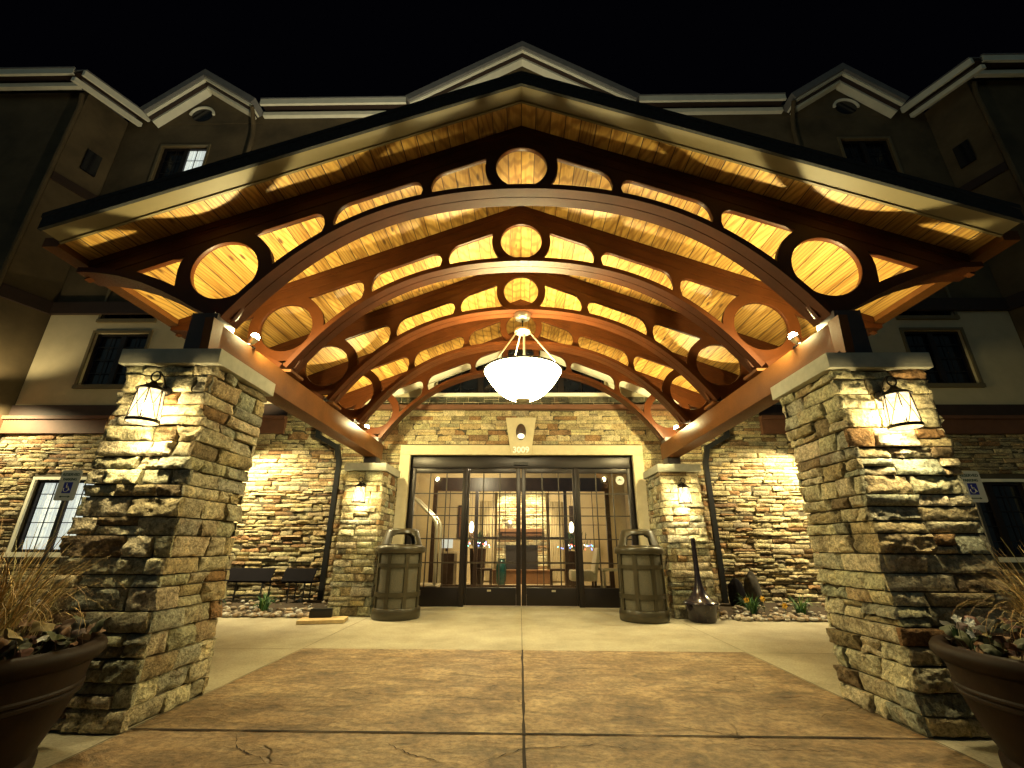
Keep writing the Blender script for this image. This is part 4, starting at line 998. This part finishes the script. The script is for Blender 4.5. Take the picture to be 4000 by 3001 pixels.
t = thing('cigarette_receptacle', 'dark bell-shaped cigarette receptacle with a tall thin neck by the right bed', 'ash bin', (2.60, 7.22, 0))
mb = MB(); mb.lathe([(0.0, 0.002), (0.175, 0.002), (0.19, 0.02), (0.222, 0.225), (0.228, 0.23)], (2.60, 7.22, 0), 36); mb.build('bucket', M['ash'], t, smooth=40)
mb = MB(); mb.lathe([(0.236, 0.225), (0.24, 0.24), (0.232, 0.255), (0.19, 0.28), (0.135, 0.325), (0.09, 0.385), (0.062, 0.455), (0.047, 0.53), (0.04, 0.62), (0.036, 0.80), (0.034, 1.10), (0.036, 1.12), (0.03, 1.13), (0, 1.13)], (2.60, 7.22, 0), 36); mb.build('bell_neck', M['ash'], t, smooth=50)

t = thing('wood_plank', 'short pale wood board lying at the foot of the small left pillar', 'board', (-2.75, 6.95, 0))
mb = MB(); v = [(-3.03, 6.68), (-2.44, 6.82), (-2.50, 7.16), (-3.10, 7.02)]; mb.prism([(x, y, 0.0) for x, y in v], (0, 0, 0.045)); mb.build('board', M['plank'], t, bevel=0.004)
t = thing('bait_box', 'small black box sitting on the pale board by the left pillar', 'box', (-2.84, 7.0, 0.045))
mb = MB(); mb.prism([(-2.98, 6.93, 0.046), (-2.68, 7.0, 0.046), (-2.72, 7.13, 0.046), (-3.0, 7.06, 0.046)], (0, 0, 0.10)); mb.build('shell', M['spout'], t, bevel=0.012)
mb = MB(); mb.prism([(-2.97, 6.94, 0.147), (-2.69, 7.005, 0.147), (-2.725, 7.12, 0.147), (-2.99, 7.05, 0.147)], (0, 0, 0.012)); mb.build('lid', M['spout'], t)

for x0, x1, lab in ((-5.12, -4.24, 'low dark bench against the left stone wall, nearer the big pillar'), (-4.06, -3.52, 'low dark bench against the left stone wall, nearer the downspout')):
    t = thing('low_bench', lab, 'bench', ((x0 + x1) / 2, 8.28, 0.07), 'low benches in the left bed')
    mb = MB(); mb.prism([(x0, 8.14, 0.43), (x1, 8.14, 0.43), (x1, 8.26, 0.62), (x0, 8.26, 0.62)], (0, 0.03, 0.01)); mb.build('backrest', M['slate'], t, bevel=0.006)
    mb = MB(); mb.box(x0, x1, 8.17, 8.46, 0.40, 0.425); mb.build('seat', M['slate'], t, bevel=0.004)
    for x in (x0 + 0.14, x1 - 0.14):
        
        for y in (8.18, 8.44): mb = MB(); mb.tube([(x, y, 0.40), (x, y, 0.085)], 0.014, 8); mb.build('leg', M['post'], t)
    mb = MB(); mb.tube([(x0 + 0.14, 8.18, 0.2), (x1 - 0.14, 8.18, 0.2)], 0.010, 8); mb.build('stretcher', M['post'], t)

def boulder(label, x, y, r, mat, seed, group):
    bm = bmesh.new(); bmesh.ops.create_icosphere(bm, subdivisions=4, radius=1.0); off = Vector((seed * 3.1, seed, 2))
    for v in bm.verts:
        d = 1 + 0.12 * noise.fractal(v.co * 1.3 + off, 1, 2, 4); v.co = Vector((v.co.x * r[0] * d, v.co.y * r[1] * d, max(v.co.z, -0.7) * r[2] * d)) + Vector((x, y, 0.08 + r[2] * 0.6))
    me = bpy.data.meshes.new('boulder'); bm.to_mesh(me); bm.free(); finish(me, mat, 60); o = link('boulder', me)
    tag(o, label, 'boulder', group)
boulder('pale grey boulder standing in the right bed beside the wall', 3.86, 8.25, (0.14, 0.13, 0.33), M['boulder'], 3, 'boulders in the right bed')
boulder('dark rounded boulder beside the pale one in the right bed', 3.58, 8.22, (0.13, 0.13, 0.27), M['slate'], 7, 'boulders in the right bed')

# ------------------------------------------------------------------ plants
def blade(mb, base, az, L, bend, w, col, n=6, droop=1.0):
    d = Vector((cos(az), sin(az), 0)); p = Vector(base); ang = radians(82); side = Vector((-d.y, d.x, 0)); vs = []; fs = []
    for i in range(n + 1):
        f = i / n; ww = w * (1 - f) ** 0.6 * (0.6 + 0.4 * min(1, f * 4)) + 0.0004
        vs += [p - side * ww, p + side * ww]
        a = ang - bend * f ** 1.5 * droop; p = p + (d * cos(a) + Vector((0, 0, 1)) * sin(a)) * (L / n)
    for i in range(n): fs.append((2 * i, 2 * i + 1, 2 * i + 3, 2 * i + 2))
    mb.add(vs, fs, col)
def grass_clump(label, x, y, z, n, L, spread, seed, cols, name='ornamental_grass', cat='grass plant', w=0.0022, group='grasses in the planters'):
    rng = random.Random(seed); mb = MB()
    for i in range(n):
        a = rng.uniform(0, 2 * pi); r = spread * sqrt(rng.random()); c = rng.choice(cols); k = 0.7 + 0.6 * rng.random()
        blade(mb, (x + r * cos(a) * 0.8, y + r * sin(a) * 0.8, z), a + rng.gauss(0, 0.6), L * rng.uniform(0.55, 1.1), rng.uniform(0.4, 2.6) * (0.5 + r / spread), w * rng.uniform(0.7, 1.5), tuple(q * k for q in c), 9)
    me = mb.mesh(name, M['vcol'], None, True); o = link(name, me); tag(o, label, cat, group); return o
STRAW = [(0.42, 0.27, 0.09), (0.33, 0.19, 0.06), (0.5, 0.36, 0.14), (0.2, 0.13, 0.045), (0.24, 0.2, 0.07)]
def leafy(label, spots, seed, name='coral_bells', cat='leafy plant', size=(0.03, 0.062), cols=((0.10, 0.035, 0.02), (0.15, 0.075, 0.03), (0.06, 0.028, 0.02), (0.22, 0.16, 0.05), (0.05, 0.055, 0.015), (0.03, 0.025, 0.012)), group='leafy plants in the planters'):
    rng = random.Random(seed); mb = MB()
    for (cx, cy, cz) in spots:
        r = rng.uniform(*size); c = rng.choice(cols); k = 0.75 + 0.5 * rng.random(); c = tuple(q * k for q in c)
        nrm = Vector((rng.gauss(0, 0.5), rng.gauss(-0.25, 0.5), 1)).normalized(); a = nrm.orthogonal().normalized(); b = nrm.cross(a); ro = rng.uniform(0, 6.28); n = 22; vs = [Vector((cx, cy, cz))]
        for i in range(n):
            t_ = 2 * pi * i / n; rr = r * (0.86 + 0.13 * cos(5 * t_)) * (1 - 0.45 * max(0, cos(t_)) ** 14); q = Vector((cx, cy, cz)) + (a * cos(t_ + ro) + b * sin(t_ + ro)) * rr + nrm * (-0.25 * r + 0.3 * r * sin(3 * t_ + cx * 50) * 0.6)
            vs.append(q)
        mid = [Vector((cx, cy, cz)) + (v - Vector((cx, cy, cz))) * 0.55 + nrm * 0.12 * r for v in vs[1:]]
        fs = [(0, 1 + n + i, 1 + n + (i + 1) % n) for i in range(n)] + [(1 + n + i, 1 + i, 1 + (i + 1) % n, 1 + n + (i + 1) % n) for i in range(n)]
        mb.add(vs + mid, fs, c)
        mb.tube([(cx, cy, cz), (cx + rng.uniform(-0.02, 0.02), cy + 0.02, cz - 0.07)], 0.0022, 4, False, col=(0.1, 0.05, 0.03))
    o = link(name, mb.mesh(name, M['vcol'], 60, True)); tag(o, label, cat, group); return o
def small_flowers(label, spots, seed, r=0.022, mat='petal', name='white_flowers', cat='flowers', group=None):
    rng = random.Random(seed); t = thing(name, label, cat, (spots[0][0], spots[0][1], 0.45), group); mb = MB(); st = MB()
    for (x, y, z) in spots:
        nrm = Vector((rng.gauss(0, 0.4), -0.8 + rng.gauss(0, 0.3), 0.6)).normalized(); a = nrm.orthogonal().normalized(); b = nrm.cross(a)
        for k in range(5):
            t_ = 2 * pi * k / 5 + rng.random() * 0.3; d = a * cos(t_) + b * sin(t_); s = a * -sin(t_) + b * cos(t_); c = Vector((x, y, z))
            mb.add([c, c + d * r * 0.6 + s * r * 0.42 + nrm * 0.003, c + d * r * 1.05, c + d * r * 0.6 - s * r * 0.42 + nrm * 0.003], [(0, 3, 2, 1)])
        st.tube([(x, y, z - 0.002), (x + rng.uniform(-0.02, 0.02), y + 0.02, z - 0.09)], 0.0018, 4, False)
        for k in range(5):
            az = rng.uniform(0, 6.28); blade(st, (x + 0.02 * cos(az), y + 0.03 + 0.02 * sin(az), z - 0.08), az, 0.05, 1.0, 0.004, (1, 1, 1), 3)
    mb.build('petals', M[mat], t); st.build('stems', M['leafg'], t)
    return t
def planter(label, cx, cy, seed):
    t = thing('planter_pot', label, 'planter', (cx, cy, 0), 'big planters beside the drive'); H = 0.545; R = 0.53
    mb = MB(); mb.lathe([(0.0, 0.0), (0.37, 0.0), (0.385, 0.02), (0.385, 0.06), (0.365, 0.075), (0.375, 0.09), (0.425, 0.2), (0.462, 0.31), (0.468, 0.318), (0.480, 0.325), (0.480, 0.338), (0.472, 0.345), (0.482, 0.352), (0.482, 0.362), (0.475, 0.37), (0.487, 0.44), (0.49, 0.455)], (cx, cy, 0), 64); mb.build('body', M['terra'], t, smooth=40)
    mb = MB(); mb.lathe([(0.49, 0.455), (0.515, 0.468), (0.532, 0.495), (0.532, 0.52), (0.518, 0.54), (0.495, 0.547), (0.47, 0.54), (0.452, 0.52), (0.445, 0.45)], (cx, cy, 0), 64); mb.build('rim', M['terra'], t, smooth=40)
    mb = MB(); rng = random.Random(seed); n = 40; vs = [(cx, cy, 0.49)]
    for r in (0.15, 0.3, 0.449): vs += [(cx + r * cos(2 * pi * k / n), cy + r * sin(2 * pi * k / n), 0.475 + rng.uniform(-0.012, 0.02)) for k in range(n)]
    fs = [(0, 1 + k, 1 + (k + 1) % n) for k in range(n)] + [(1 + j * n + k, 1 + (j + 1) * n + k, 1 + (j + 1) * n + (k + 1) % n, 1 + j * n + (k + 1) % n) for j in range(2) for k in range(n)]
    mb.add(vs, fs); mb.build('soil', M['soil'], t, smooth=60)
PL = (-2.61, 2.31); PR = (2.60, 2.45)
planter('large round brown planter pot at the foot of the left pillar', *PL, 3)
planter('large round brown planter pot at the foot of the right pillar', *PR, 4)
grass_clump('tall straw-brown ornamental grass in the left planter', PL[0] - 0.05, PL[1] + 0.12, 0.47, 520, 0.66, 0.24, 5, STRAW)
grass_clump('tall straw-brown ornamental grass in the right planter', PR[0] + 0.12, PR[1] + 0.10, 0.47, 420, 0.58, 0.17, 6, STRAW)
def ring_spots(c, seed, n, rlo, rhi, zlo, zhi, a0=0, a1=6.28):
    rng = random.Random(seed); o = []
    for _ in range(n):
        a = rng.uniform(a0, a1); r = rng.uniform(rlo, rhi); o.append((c[0] + r * cos(a), c[1] + r * sin(a), rng.uniform(zlo, zhi)))
    return o
leafy('ruffled brown and yellow leaves around the rim of the left planter', ring_spots(PL, 8, 210, 0.10, 0.48, 0.51, 0.64), 9)
leafy('ruffled red-brown leaves around the rim of the right planter', ring_spots(PR, 10, 190, 0.10, 0.46, 0.51, 0.64), 11)
small_flowers('cluster of white flowers at the left edge of the right planter', [(PR[0] - 0.40, PR[1] + 0.13, 0.665), (PR[0] - 0.37, PR[1] + 0.10, 0.65), (PR[0] - 0.345, PR[1] + 0.12, 0.655), (PR[0] - 0.38, PR[1] + 0.1, 0.60)], 12)
small_flowers('row of white flowers along the front rim of the right planter', [(PR[0] - 0.32, PR[1] - 0.32, 0.59), (PR[0] - 0.28, PR[1] - 0.35, 0.585), (PR[0] - 0.22, PR[1] - 0.37, 0.575), (PR[0] - 0.17, PR[1] - 0.4, 0.575)], 14)
small_flowers('single white flower among the brown leaves of the left planter', [(PL[0] + 0.36, PL[1] + 0.02, 0.585)], 13, 0.026)
for i, (x, y, lab) in enumerate(((-4.83, 7.62, 'green strappy plant in the left bed, beside the big pillar'), (-4.0, 7.62, 'green strappy plant in the left bed, in front of the second bench'), (3.55, 7.7, 'green daffodil clump in the right bed, nearer the cigarette receptacle'), (4.28, 7.66, 'green strappy plant in the right bed, beside the big pillar'))):
    grass_clump(lab, x, y, 0.03, 70, 0.36, 0.09, 50 + i, [(0.02, 0.10, 0.02), (0.04, 0.14, 0.03), (0.015, 0.05, 0.015), (0.09, 0.17, 0.03)], 'strappy_plant', 'plant', 0.007, 'green plants in the beds')
def daffodil(label, x, y, z, seed):
    t = thing('daffodil', label, 'flower', (x, y, 0.05), 'yellow daffodils in the right bed'); rng = random.Random(seed); mb = MB(); c = Vector((x, y, z)); nrm = Vector((rng.uniform(-.4, .4), -1, 0.1)).normalized(); a = nrm.orthogonal().normalized(); b = nrm.cross(a)
    for k in range(6):
        t_ = pi * k / 3; d = a * cos(t_) + b * sin(t_); s = a * -sin(t_) + b * cos(t_); mb.add([c, c + d * 0.03 + s * 0.016, c + d * 0.052, c + d * 0.03 - s * 0.016], [(0, 1, 2, 3)])
    mb.tube([c, c + nrm * 0.03, c + nrm * 0.036], [0.012, 0.017, 0.021], 10, False); mb.build('bloom', M['yellow'], t)
    mb = MB(); mb.tube([(x + 0.02, y + 0.03, 0.04), (x + 0.01, y + 0.02, z - 0.03), tuple(c - nrm * 0.005)], 0.004, 6, False); mb.build('stalk', M['leafg'], t)
daffodil('yellow daffodil bloom nearest the cigarette receptacle', 3.47, 7.66, 0.24, 1); daffodil('yellow daffodil bloom in the middle of the right bed', 3.72, 7.68, 0.255, 2); daffodil('yellow daffodil bloom low in the bed beside the big right pillar', 4.0, 7.6, 0.17, 3)

# ------------------------------------------------------------------ parking signs
def parking_sign(label, x, y, z0):
    t = thing('parking_sign', label, 'sign', (x, y, 0), 'reserved parking signs'); w, h = 0.31, 0.44
    mb = MB(); r = 0.03; n = 6; out = []
    for (cx, cz, a0) in ((w / 2 - r, h / 2 - r, 0), (-w / 2 + r, h / 2 - r, pi / 2), (-w / 2 + r, -h / 2 + r, pi), (w / 2 - r, -h / 2 + r, 3 * pi / 2)):
        out += [(x + cx + r * cos(a0 + pi / 2 * k / n), y, z0 + h / 2 + cz + r * sin(a0 + pi / 2 * k / n)) for k in range(n + 1)]
    mb.prism(out, (0, 0.004, 0)); mb.build('panel', M['signw'], t)
    zc = z0 + h / 2
    for txt, dz, sz in (('RESERVED', 0.155, 0.058), ('PARKING', 0.085, 0.05)):
        me = upright(text_mesh(txt, sz, 0.001, 0.0012), x, y - 0.0015, zc + dz); finish(me, M['signgreen']); link('lettering', me, t)
    mb = MB(); mb.box(x - 0.065, x + 0.065, y - 0.002, y - 0.0002, zc - 0.115, zc + 0.045); mb.build('blue_square', M['signblue'], t)
    mb = MB(); P = lambda u, v: (x + u, y - 0.0045, zc - 0.035 + v)
    mb.tube([P(-0.012 + 0.036 * cos(a), -0.022 + 0.036 * sin(a)) for a in [radians(150 + 215 * k / 14) for k in range(15)]], 0.005, 6)
    mb.tube([P(-0.016, 0.036), P(-0.012, 0.0), P(0.020, 0.0), P(0.036, -0.036), P(0.046, -0.034)], 0.0058, 6); mb.tube([P(-0.014, 0.018), P(0.016, 0.018)], 0.005, 6)
    mb.ball(P(-0.016, 0.05), 0.0085, 10, 6); mb.build('wheelchair_symbol', M['signw'], t)
    mb = MB(); zz = zc - 0.165; mb.box(x - 0.055, x + 0.055, y - 0.002, y - 0.0002, zz - 0.006, zz + 0.006)
    for s in (-1, 1): mb.prism([(x + s * 0.085, y - 0.002, zz), (x + s * 0.052, y - 0.002, zz + 0.016), (x + s * 0.052, y - 0.002, zz - 0.016)], (0, 0.0018, 0))
    mb.build('double_arrow', M['signgreen'], t)
    mb = MB(); mb.box(x - 0.022, x + 0.022, y + 0.005, y + 0.03, 0.0, z0 + h - 0.03); mb.build('post', M['post'], t)
parking_sign('reserved parking sign beside the lit window, left of the big left pillar', -6.70, 6.6, 1.60)
parking_sign('reserved parking sign against the dark wall, right of the big right pillar', 6.44, 6.6, 1.615)

# ------------------------------------------------------------------ inside the lobby
fp = thing('lobby_fireplace', 'stone fireplace with a dark mantel seen through the glass doors', 'fireplace', (0.03, 14.2, 0))
rng = random.Random(77); mb = MB(); stone_wall(mb, 78, -0.72, 0.78, 0.0, 2.6, 14.12, 0.05, 0.1, 0.12, 0.35, 0.05, 0.02, 0.006, skip=[(-0.44, 0.50, 0.36, 1.04)]); mb.build('chimney_breast', M['stone'], fp, colors=True)
mb = MB(); mb.box(-0.70, 0.76, 14.15, 14.38, 0, 2.6); mb.build('core', M['mortar'], fp)
mb = MB(); mb.box(-0.44, 0.50, 14.1, 14.145, 0.36, 1.04); mb.build('firebox', M['firebox'], fp)
mb = MB(); mb.box(-0.62, 0.68, 13.92, 14.12, 1.40, 1.50); mb.box(-0.56, 0.62, 13.98, 14.12, 1.29, 1.40); mb.build('mantel', M['inwood'], fp, bevel=0.006)
mb = MB(); mb.box(-0.80, 0.86, 13.72, 14.1, 0.0, 0.34); mb.box(-0.84, 0.90, 13.68, 14.1, 0.34, 0.37); mb.build('hearth', M['inwood'], fp)
for s, x in ((-1, -1.03), (1, 1.07)):
    mb = MB(); n = 40; x0, x1 = x - 0.19, x + 0.19
    vs = [(x0 + (x1 - x0) * k / n, 14.32 + 0.03 * sin(k * 1.2), z) for z in (0.05, 2.33) for k in range(n + 1)]; mb.add(vs, [(k, k + 1, n + 2 + k, n + 1 + k) for k in range(n)])
    tag(mb.build('lobby_curtain', M['curtain']), 'beige curtain %s of the lobby fireplace' % ('left' if s < 0 else 'right'), 'curtain', 'curtains beside the fireplace')
t = thing('teal_jar', 'tall teal jar standing left of the fireplace opening', 'jar', (-0.55, 13.55, 0)); mb = MB(); mb.lathe([(0, 0.0), (0.10, 0), (0.14, 0.1), (0.15, 0.45), (0.12, 0.6), (0.09, 0.64)], (-0.55, 13.5, 0), 24); mb.build('body', M['teal'], t, smooth=50); mb = MB(); mb.lathe([(0.09, 0.64), (0.105, 0.66), (0.085, 0.67)], (-0.55, 13.5, 0), 24); mb.build('lip', M['teal'], t, smooth=50)
t = thing('mantel_ornament', 'pale ornament standing on the fireplace mantel', 'ornament', (-0.33, 14.0, 1.5)); mb = MB(); mb.ball((-0.33, 14.0, 1.63), (0.11, 0.05, 0.11), 18, 12); mb.build('disc', M['nickel'], t, smooth=60); mb = MB(); mb.lathe([(0.06, 0), (0.05, 0.02), (0.02, 0.04)], (-0.33, 14.0, 1.5), 16); mb.build('foot', M['indark'], t)
for s, x in ((-1, -1.43), (1, 1.47)):
    t = thing('pendant_lamp', 'glowing white pendant lamp hanging %s of the lobby fireplace' % ('left' if s < 0 else 'right'), 'pendant', (x, 13.6, 2.9), 'pendant lamps in the lobby')
    mb = MB(); mb.ball((x, 13.6, 1.52), (0.065, 0.065, 0.16), 18, 12); mb.build('shade', M['pendant'], t, smooth=70); mb = MB(); mb.tube([(x, 13.6, 1.68), (x, 13.6, 2.9)], 0.006, 6); mb.build('cord', M['indark'], t)
def din_chair(label, x, y, face):
    t = thing('dining_chair', label, 'chair', (x, y, 0), 'dark chairs in the lobby')
    mb = MB(); mb.box(x - 0.22, x + 0.22, y - 0.22, y + 0.22, 0.43, 0.48); mb.build('seat', M['indark'], t, bevel=0.01)
    for a in (-1, 1):
        for b in (-1, 1): mb = MB(); mb.box(x + a * 0.19 - 0.02, x + a * 0.19 + 0.02, y + b * 0.19 - 0.02, y + b * 0.19 + 0.02, 0, 0.43); mb.build('leg', M['indark'], t)
    mb = MB(); xb = x - face * 0.2; mb.prism([(xb - 0.02, y - 0.2, 0.48), (xb - 0.02, y + 0.2, 0.48), (xb - 0.06 * face, y + 0.2, 1.02), (xb - 0.06 * face, y - 0.2, 1.02)], (0.03, 0, 0)); mb.build('backrest', M['fabric'], t)
din_chair('dark chair with a beige back left of the lobby fireplace', -0.95, 12.2, 1); din_chair('dark chair right of the lobby fireplace', 0.95, 12.2, -1)
def xmas_plant(label, x, y, z, r, seed, pot=True):
    rng = random.Random(seed); t = thing('lit_potted_plant', label, 'potted plant', (x, y, 0), 'plants with string lights in the lobby'); mb = MB(); mb.lathe([(0, 0), (0.16, 0), (0.22, z - 0.12), (0.24, z - 0.1), (0.2, z - 0.1)], (x, y, 0), 20); mb.build('pot', M['indark'], t, smooth=40)
    mb = MB()
    for i in range(260):
        a = rng.uniform(0, 6.28); blade(mb, (x + rng.gauss(0, r * 0.35), y + rng.gauss(0, r * 0.3), z - 0.1 + rng.random() * r), a, rng.uniform(0.1, 0.24), 1.4, 0.012, rng.choice([(0.02, 0.05, 0.015), (0.03, 0.09, 0.02), (0.12, 0.03, 0.015)]), 4)
    o = link('foliage', mb.mesh('foliage', M['vcol'], None, True)); set_parent(o, t)
    for k, mk in enumerate(('xwhite', 'xblue', 'xred', 'xteal')):
        mb = MB()
        for i in range(7): mb.ball((x + rng.uniform(-1.25, 1.25) * r, y - 0.25 - 0.08 * rng.random(), z - 0.02 + rng.uniform(-0.05, 0.07)), 0.013, 8, 5)
        set_parent(mb.build('string_lights', M[mk]), t)
xmas_plant('potted plant with coloured string lights left of the inner doors', -1.12, 12.4, 1.05, 0.3, 1)
xmas_plant('leafy potted plant with string lights right of the inner doors', 1.35, 12.1, 1.0, 0.36, 2)
t = thing('reception_counter', 'dark reception counter at the left side of the lobby', 'counter', (-2.6, 12.6, 0)); mb = MB(); mb.box(-3.8, -1.72, 12.3, 12.9, 0, 0.82); mb.build('cabinet', M['indark'], t); mb = MB(); mb.box(-3.85, -1.68, 12.25, 12.95, 0.822, 0.865); mb.build('worktop', M['fabric'], t)
t = thing('computer_monitor', 'pale computer monitor on the reception counter', 'monitor', (-1.95, 12.5, 0.866)); mb = MB(); mb.box(-2.12, -1.80, 12.5, 12.53, 0.95, 1.2); mb.build('screen', emit('monitor_glow', (0.8, 0.9, 1.0), 0.35), t); mb = MB(); mb.box(-1.99, -1.93, 12.52, 12.6, 0.867, 0.96); mb.build('stand', M['indark'], t)
for x0, x1, col, lab in ((-1.94, -1.62, 'inwood', 'framed dark picture panel on the left lobby wall'), (1.5, 1.8, 'indark', 'framed dark picture panel on the right lobby wall')):
    t = thing('picture_panel', lab, 'picture', ((x0 + x1) / 2, 14.38, 1.6), 'picture panels on the lobby wall'); mb = MB(); mb.box(x0, x1, 14.36, 14.398, 1.2, 2.2); mb.build('frame', M['indark'], t); mb = MB(); mb.box(x0 + 0.05, x1 - 0.05, 14.352, 14.358, 1.25, 2.15); mb.build('canvas', M[col], t)
t = thing('armchair', 'cream upholstered armchair in the vestibule right of the doors', 'armchair', (1.25, 9.75, 0))
mb = MB(); mb.box(0.98, 1.50, 9.55, 10.0, 0.36, 0.56); mb.build('seat', M['fabric'], t, smooth=40, bevel=0.04); mb = MB(); mb.prism([(1.42, 9.5, 0.5), (1.42, 10.0, 0.5), (1.52, 10.0, 0.98), (1.52, 9.5, 0.98)], (0.08, 0, 0)); mb.build('backrest', M['fabric'], t, smooth=40, bevel=0.03)
for a in (1.03, 1.46):
    for b in (9.6, 9.95): mb = MB(); mb.tube([(a, b, 0), (a, b, 0.37)], [0.016, 0.024], 8); mb.build('leg', M['indark'], t)
t = thing('side_table', 'light wood side table in the vestibule behind the right trash can', 'table', (1.78, 9.5, 0)); mb = MB(); mb.box(1.55, 2.05, 9.3, 9.75, 0.56, 0.60); mb.build('table_top', M['fabric'], t, bevel=0.006)
for a in (1.6, 2.0):
    for b in (9.35, 9.7): mb = MB(); mb.box(a - 0.022, a + 0.022, b - 0.022, b + 0.022, 0, 0.56); mb.build('leg', M['fabric'], t)
t = thing('luggage_cart', 'chrome luggage cart with curved top rails in the vestibule left of the doors', 'luggage cart', (-1.95, 9.55, 0))
for y in (9.3, 9.8):
    mb = MB(); P = [(-1.66, y, 0.30), (-1.68, y, 1.35), (-1.70, y, 1.45), (-1.76, y, 1.54), (-2.18, y, 1.92), (-2.26, y, 1.95), (-2.34, y, 1.93), (-2.36, y, 1.85), (-2.37, y, 0.30)]; mb.tube(P, 0.033, 12); mb.build('hoop_rail', M['chrome'], t, smooth=60)
mb = MB(); mb.tube([(-1.76, 9.3, 1.54), (-1.76, 9.8, 1.54)], 0.018, 8); mb.tube([(-2.26, 9.3, 1.95), (-2.26, 9.8, 1.95)], 0.018, 8); mb.build('cross_rail', M['chrome'], t, smooth=60)
mb = MB(); mb.box(-2.40, -1.60, 9.22, 9.88, 0.24, 0.30); mb.build('deck', M['fabric'], t, bevel=0.02)
for a in (-2.32, -1.70):
    for b in (9.32, 9.78): mb = MB(); mb.tube([(a, b - 0.02, 0.1), (a, b + 0.02, 0.1)], 0.1, 18); mb.build('wheel', M['iron'], t, smooth=40); mb = MB(); mb.tube([(a, b, 0.1), (a, b, 0.24)], 0.015, 8); mb.build('caster_stem', M['chrome'], t)
